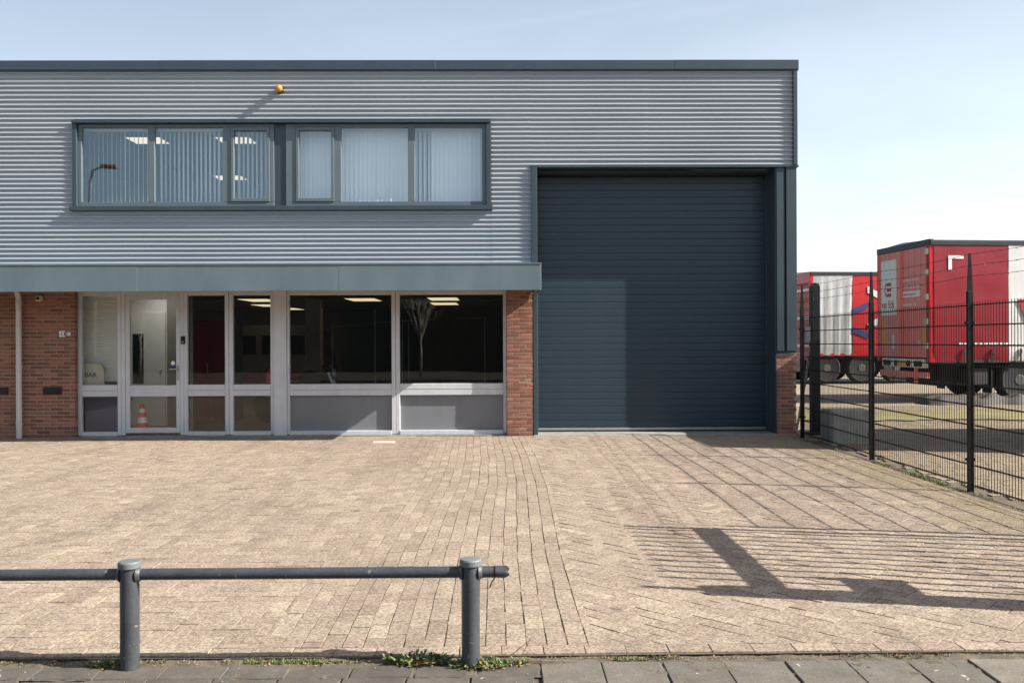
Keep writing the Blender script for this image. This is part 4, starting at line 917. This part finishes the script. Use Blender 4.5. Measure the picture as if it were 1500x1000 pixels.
# ------------------------------------------------------------------ trailers
def curtain(x0, x1, z0, z1, seed, amp=.008, folds=0):
    nx, nz = max(8, int((x1-x0)*9)), 20; vs = []
    for i in range(nx+1):
        for j in range(nz+1):
            x = x0+(x1-x0)*i/nx; z = z0+(z1-z0)*j/nz
            y = -.012 + amp*noise.noise((x*.8, z*1.7, seed)) + .5*amp*noise.noise((x*2.4+z*1.2, z*4, seed+3))
            if folds: y += .022*math.sin(x*17+.6*math.sin(z*1.3))*min(1, (z1-z)/.5)
            low = max(0, 1-(z-z0)/.45); y += low*.017*math.sin(z*34+.9*math.sin(x*2.2))
            vs.append((x, y, z))
    m = nz+1
    return MB().add(vs, [(i*m+j, (i+1)*m+j, (i+1)*m+j+1, i*m+j+1) for i in range(nx) for j in range(nz)])
def trailer(label, loc, rot, segs, axles, closed=True, L_=13.6, group='lorry trailers in the yard'):
    t = thing('trailer', label, 'trailer', (0,0,0), group); W = 2.52; BZ, TZ = 1.02, 3.82
    A = lambda n, mb, m, par=t, **k: mb.build(n, m, par, **k)
    A('load_body', MB().box(.10 if closed else .9, L_-.02, .03, W-.03, BZ+.06, TZ), M['tarp_red'])
    for k, (a, b, m) in enumerate(segs): A('curtain', curtain(a, b, BZ-.05, TZ-.0, k*3.3+len(label), folds=(m == 'tarp_grey')), M[m], flip=False, smooth=True)
    for yy in (0.0, W-.10): A('roof_rail', MB().bbox(0,L_,yy-.03,yy+.10,3.80,3.93,.012).bbox(.0,L_,yy-.035,yy+.105,3.86,3.885,.004), M['darkrail'])
    A('roof', MB().prism([(-.0,3.93),(W/2,3.995),(W,3.93)], .0, L_, 'yz'), M['white'])
    for yy in (0, W-.12): A('corner_post', MB().bbox(-.015,.12,yy,yy+.12,.92,3.86,.01), M['redpaint'])
    if closed:
        A('rear_frame', MB().bbox(-.02,.10,-.01,W+.01,3.80,3.955,.01), M['darkrail'])
        for yy in (.10, W/2+.004):
            d = A('rear_door', MB().bbox(-.012,.06,yy,yy+W/2-.104,1.06,3.79,.006), M['door_red'])
            for q in range(3): A('seam', MB().box(-.0135,-.0119,yy+.28*q+.28,yy+.28*q+.284,1.1,3.76), M['tarp_red'], d)
            for s in (.03, W/2-.15): A('lock_rod', MB().tube([(-.03,yy+s,1.06),(-.03,yy+s,3.78)],.012,8), M['door_red'], d)
        for z in (1.35,1.95,2.55,3.15,3.66): A('hinge', MB().bbox(-.035,.0,.03,.17,z-.07,z+.07,.006), M['cream_print'])
        A('light_bar', MB().bbox(-.01,.10,.25,W-.25,.80,1.02,.01), M['cream_print'])
        for yy in (.42,.60,.95,1.55,1.92,2.1): A('tail_light', MB().lathe([(.075,0),(.075,-.03),(.05,-.04)], (-.01,yy,.90), 14, 'x'), M['rubber'])
        A('number_plate', MB().box(-.03,-.0105,1.02,1.50,.84,.96), M['yellow'])
        A('bumper', MB().bbox(-.03,.08,.15,W-.15,.55,.70,.01), M['door_red'])
        for yy in (.62,1.75): A('bumper_bracket', MB().bbox(-.02,.06,yy,yy+.10,.42,.80,.006), M['door_red'])
        for yy in (.16,2.10): A('reflector', MB().box(-.018,-.0125,yy+.02,yy+.12,1.30,2.02), M['yellow'])
        for yy in (1.62,): A('reflector', MB().box(-.018,-.0125,yy,yy+.10,1.25,1.62), M['white'])
    else:
        A('headboard', MB().box(.09,.14,.05,W-.05,1.05,3.8), M['tarp_red2'])
        A('roof_valance', MB().bbox(-.02,.12,-.01,W+.01,3.55,3.93,.01), M['redpaint'])
        for k, (z, m) in enumerate(((1.30,'white'),(1.62,'timber'),(1.98,'timber'),(2.30,'white'),(2.62,'timber'),(2.95,'timber'),(3.3,'white'))):
            A('side_board', MB().bbox(.02,.06,.12,W-.12,z-.05,z+.05,.005), M[m])
        A('light_bar', MB().bbox(-.01,.10,.15,W-.15,.75,1.02,.01), M['redpaint'])
    A('floor_rail', MB().bbox(.0,L_,.005,.10,.93,1.03,.006).bbox(0,L_,W-.1,W,.93,1.03,.006).box(.05,L_,.1,W-.1,.95,1.02), M['redpaint'] if not closed else M['steel'])
    A('chassis_beam', MB().box(.2,L_-.3,.75,.87,.55,.95).box(.2,L_-.3,W-.87,W-.75,.55,.95), M['steel'])
    for ax in axles:
        A('axle', MB().tube([(ax,.3,.52),(ax,W-.3,.52)],.06,8), M['steel'])
        for yy, sgn in ((.0,1),(W,-1)):
            w = A('wheel', MB().lathe([(.36,.06*sgn),(.47,.04*sgn),(.52,.08*sgn),(.52,.34*sgn),(.47,.38*sgn),(.36,.36*sgn)], (ax,yy,.50), 28, 'y'), M['rubber'], smooth=R(40))
            A('rim', MB().lathe([(.35,.07*sgn),(.30,.09*sgn),(.20,.10*sgn),(.12,.05*sgn),(.03,.05*sgn)], (ax,yy,.50), 20, 'y'), M['rim'], w)
    for yy in (.08, W-.45): A('mud_flap', MB().box(axles[0]-.72,axles[0]-.70,yy,yy+.38,.18,.80), M['rubber'])
    for x in (axles[-1]+1.0, axles[-1]+3.0): A('side_guard', MB().bbox(x,x+1.9,.03,.06,.45,.56,.005).bbox(x,x+1.9,.03,.06,.70,.80,.005), M['galv'])
    A('tool_box', MB().bbox(axles[0]-1.35,axles[0]-.8,.10,.55,.38,.80,.02), M['steel'])
    A('under_shade_fill', MB().box(.55,L_-.6,.45,W-.45,.34,.94), M['rubber'])  # black box standing in for the shade beneath the trailer
    A('shade_pallet_box', MB().bbox(axles[-1]+1.0,axles[-1]+3.2,.12,W-.12,.36,.90,.02), M['steel'])  # box added to keep the view under the trailer dark
    A('landing_leg', MB().box(L_-3.0,L_-2.88,.3,.42,.0,.95).box(L_-3.1,L_-2.78,.2,.52,-.02,.02), M['steel'])
    if closed:
        for k in range(9):
            x = .85+k*.72; A('strap', MB().box(x,x+.035,-.05,-.03,.93,1.28).box(x-.01,x+.045,-.06,-.049,1.16,1.26), M['steel'])
        for k in range(56):
            x = .72+k*.13; A('reflective_dash', MB().box(x,x+.10,-.0285,-.027,1.38,1.42), M['white'])
        for q in (((.46,.55),(3.20,3.55)), ((.555,.85),(3.47,3.55))): A('corner_mark', MB().box(q[0][0],q[0][1],-.0245,-.0235,q[1][0],q[1][1]), M['white'])
    t.location = loc; t.rotation_euler = (0,0,rot)
    return t
t1 = trailer('red curtain sided trailer lettered van Eck, nearest behind the fence', (10.40,21.16,.05), R(4.5), [(.10,2.02,'tarp_red'),(2.02,8.2,'tarp_white'),(8.2,13.58,'tarp_red')], (2.35,3.66,4.97))
A = lambda n, mb, m, par=t1, **k: mb.build(n, m, par, **k)
# print on the rear doors
A('logo_panel', MB().box(-.0165,-.0125,1.52,2.30,2.15,3.60), M['cream_print'])
tp = lambda y0, z0: (lambda a, b, c: (-.0185-c, y0-a, z0+b))
A('lettering', text_mb('van Eck', .285, tp(2.275,2.34), .001, .004, .74), M['red_print'])
for z in (2.68,2.82,2.96): A('logo_bar', MB().box(-.0195,-.0170,1.78,2.0,z-.045,z+.045), M['red_print'])
arc = MB(); pa = []
for k in range(13):
    t = R(90+180*k/12); pa.append((2.0-.11*math.cos(t)*1.1, 2.82+.18*math.sin(t)))
for k in range(12):
    a, b = pa[k], pa[k+1]; nx, nz = a[0]-1.97, a[1]-2.82; mx_, mz = b[0]-1.97, b[1]-2.82
    arc.prism([(a[0],a[1]),(b[0],b[1]),(1.97+mx_*.72,2.82+mz*.80),(1.97+nx*.72,2.82+nz*.80)], -.0195, -.0170, 'yz')
A('logo_arc', arc, M['red_print'])
A('lettering', text_mb('De wegvervoerder', .125, tp(1.24,2.98), .001, .001, .82), M['cream_print'])
A('lettering', text_mb('Door de hele Benelux', .125, tp(1.24,2.80), .001, .002, .72), M['cream_print'])
A('web_panel', MB().box(-.0165,-.0125,.42,1.24,2.58,2.73), M['cream_print'])
A('lettering', text_mb('vanecktransport.nl', .095, tp(1.20,2.625), .001, 0, .85), M['red_print'])
A('lettering', text_mb('Veenendaal - NL', .125, tp(1.24,2.36), .001, .001, .80), M['cream_print'])
A('lettering', text_mb('03E', .20, tp(.62,1.36), .001, .002, .8), M['white'])
A('lettering', text_mb('van Eck', 1.15, lambda a, b, c: (2.25+a, -.034-c, 1.95+b), .002, .02), M['red_print'])
t2 = trailer('farther trailer with grimy grey and bright red curtain and chevrons', (10.92,30.9,.05), R(4.5), [(.06,1.55,'tarp_grey'),(1.55,13.5,'tarp_red2')], (.62,1.92,3.22), closed=False)
A = lambda n, mb, m: mb.build(n, m, t2)
for pts, m in (([(1.56,2.62),(2.12,2.86),(2.12,2.64),(1.56,2.40)],'blue_print'), ([(1.56,1.98),(2.12,1.76),(2.12,1.54),(1.56,1.76)],'blue_print'),
               ([(2.10,3.42),(3.2,2.84),(3.2,2.62),(2.10,3.18)],'tarp_white'), ([(2.10,2.10),(3.2,2.62),(3.2,2.42),(2.10,1.86)],'tarp_white')):
    A('chevron', MB().prism(pts, -.033, -.028), M[m])
t3 = trailer('red trailer parked just right of the frame, its shadow crossing the yard', (8.62,11.6,-.02), R(0), [(.10,13.58,'tarp_red')], (2.35,3.66,4.97))
# heap under the near trailer
mb = MB(); vs = []; nx, ny = 40, 10
for i in range(nx+1):
    for j in range(ny+1):
        u, v = i/nx, j/ny
        h = .30*math.sin(math.pi*v)**.6*(min(1, u*9)*min(1, (1-u)*9))**.5*(.75+.5*noise.noise((u*7, v*3, 2)))
        vs.append((10.2+u*2.6, 20.75+v*.9+.12*noise.noise((u*5, 1, 1)), -.02+max(0, h)))
mb.add(vs, [(i*(ny+1)+j, (i+1)*(ny+1)+j, (i+1)*(ny+1)+j+1, i*(ny+1)+j+1) for i in range(nx) for j in range(ny)])
tag(mb.build('tarpaulin_heap', M['tarpheap'], org=(11.5,21.2,0), smooth=True, flip=False), 'crumpled grey tarpaulin lying on the ground under the near trailer', 'tarpaulin')

# ------------------------------------------------------------------ across the street: seen mirrored in the glass
wh = thing('warehouse', 'long dark warehouse across the street, mirrored in the shop windows', 'building', (0, -20, 0))
MB().box(-45,45,-40,-20,-.1,6.2).build('wall', M['warehouse'], wh)
MB().bbox(-45.1,45.1,-40.1,-19.9,6.2,6.5,.02).build('roof_edge', M['darkrail'], wh)
for x in (-24,-9,6,21): MB().box(x,x+4.5,-20,-19.95,0,4.2).build('gate', M['door'], wh)
def tree(x, y, hgt, spread, seed, label):
    r = random.Random(seed); t = thing('bare_tree', label, 'tree', (x, y, 0), 'bare street trees across the road')
    tr = MB(); br = MB(); fork = hgt*.48
    tr.tube([(x,y,-.1),(x+.03,y,fork*.5),(x+.01,y,fork)],[.075,.06,.05],10).build('trunk', M['bark'], t, smooth=True)
    def grow(p, d, l, rad, lev):
        pts = [p]; q = p.copy(); dd = d.copy()
        for k in range(4):
            dd = (dd+Vector((r.gauss(0,.10), r.gauss(0,.10), r.gauss(.05,.06)))).normalized(); q = q+dd*l/4; pts.append(q.copy())
        br.tube(pts, [1.5*rad*(1-.13*k) for k in range(5)], 5 if lev > 1 else 6, False)
        if lev < 4:
            for k in range(3 if lev < 3 else 4):
                i = r.choice((1,2,3,4)) if k else 4
                a = r.random()*6.283; side = Vector((math.cos(a), math.sin(a), .25))
                grow(pts[i], (dd+side*.55).normalized(), l*r.uniform(.55,.75), rad*.55, lev+1)
    for k in range(5):
        a = k*1.257+r.random(); grow(Vector((x,y,fork-.05*k)), Vector((math.cos(a)*spread, math.sin(a)*spread, 1)).normalized(), hgt*.30, .032, 1)
    grow(Vector((x,y,fork)), Vector((0,0,1)), hgt*.32, .04, 1)
    br.build('crown', M['bark'], t, flip=False)
tree(-3.9, -12.2, 3.9, .55, 3, 'bare young street tree mirrored in the right shop window')
tree(-17.3, -12.6, 3.9, .5, 8, 'bare young street tree mirrored in the entrance door')
sl_ = thing('street_lamp', 'tall street lamp mirrored in the leftmost upper pane', 'street lamp', (-16.6, -6.4, 0))
MB().tube([(-16.6,-6.4,-.1),(-16.6,-6.4,8.1),(-16.5,-6.4,8.5),(-16.1,-6.4,8.65)],[.09,.06,.05,.045],10).build('pole', M['pipe'], sl_, smooth=True)
MB().bbox(-16.15,-15.5,-6.52,-6.28,8.58,8.76,.04).build('lamp_head', M['timber'], sl_)
for o in scene.objects:
    if 'org' in o: del o['org']
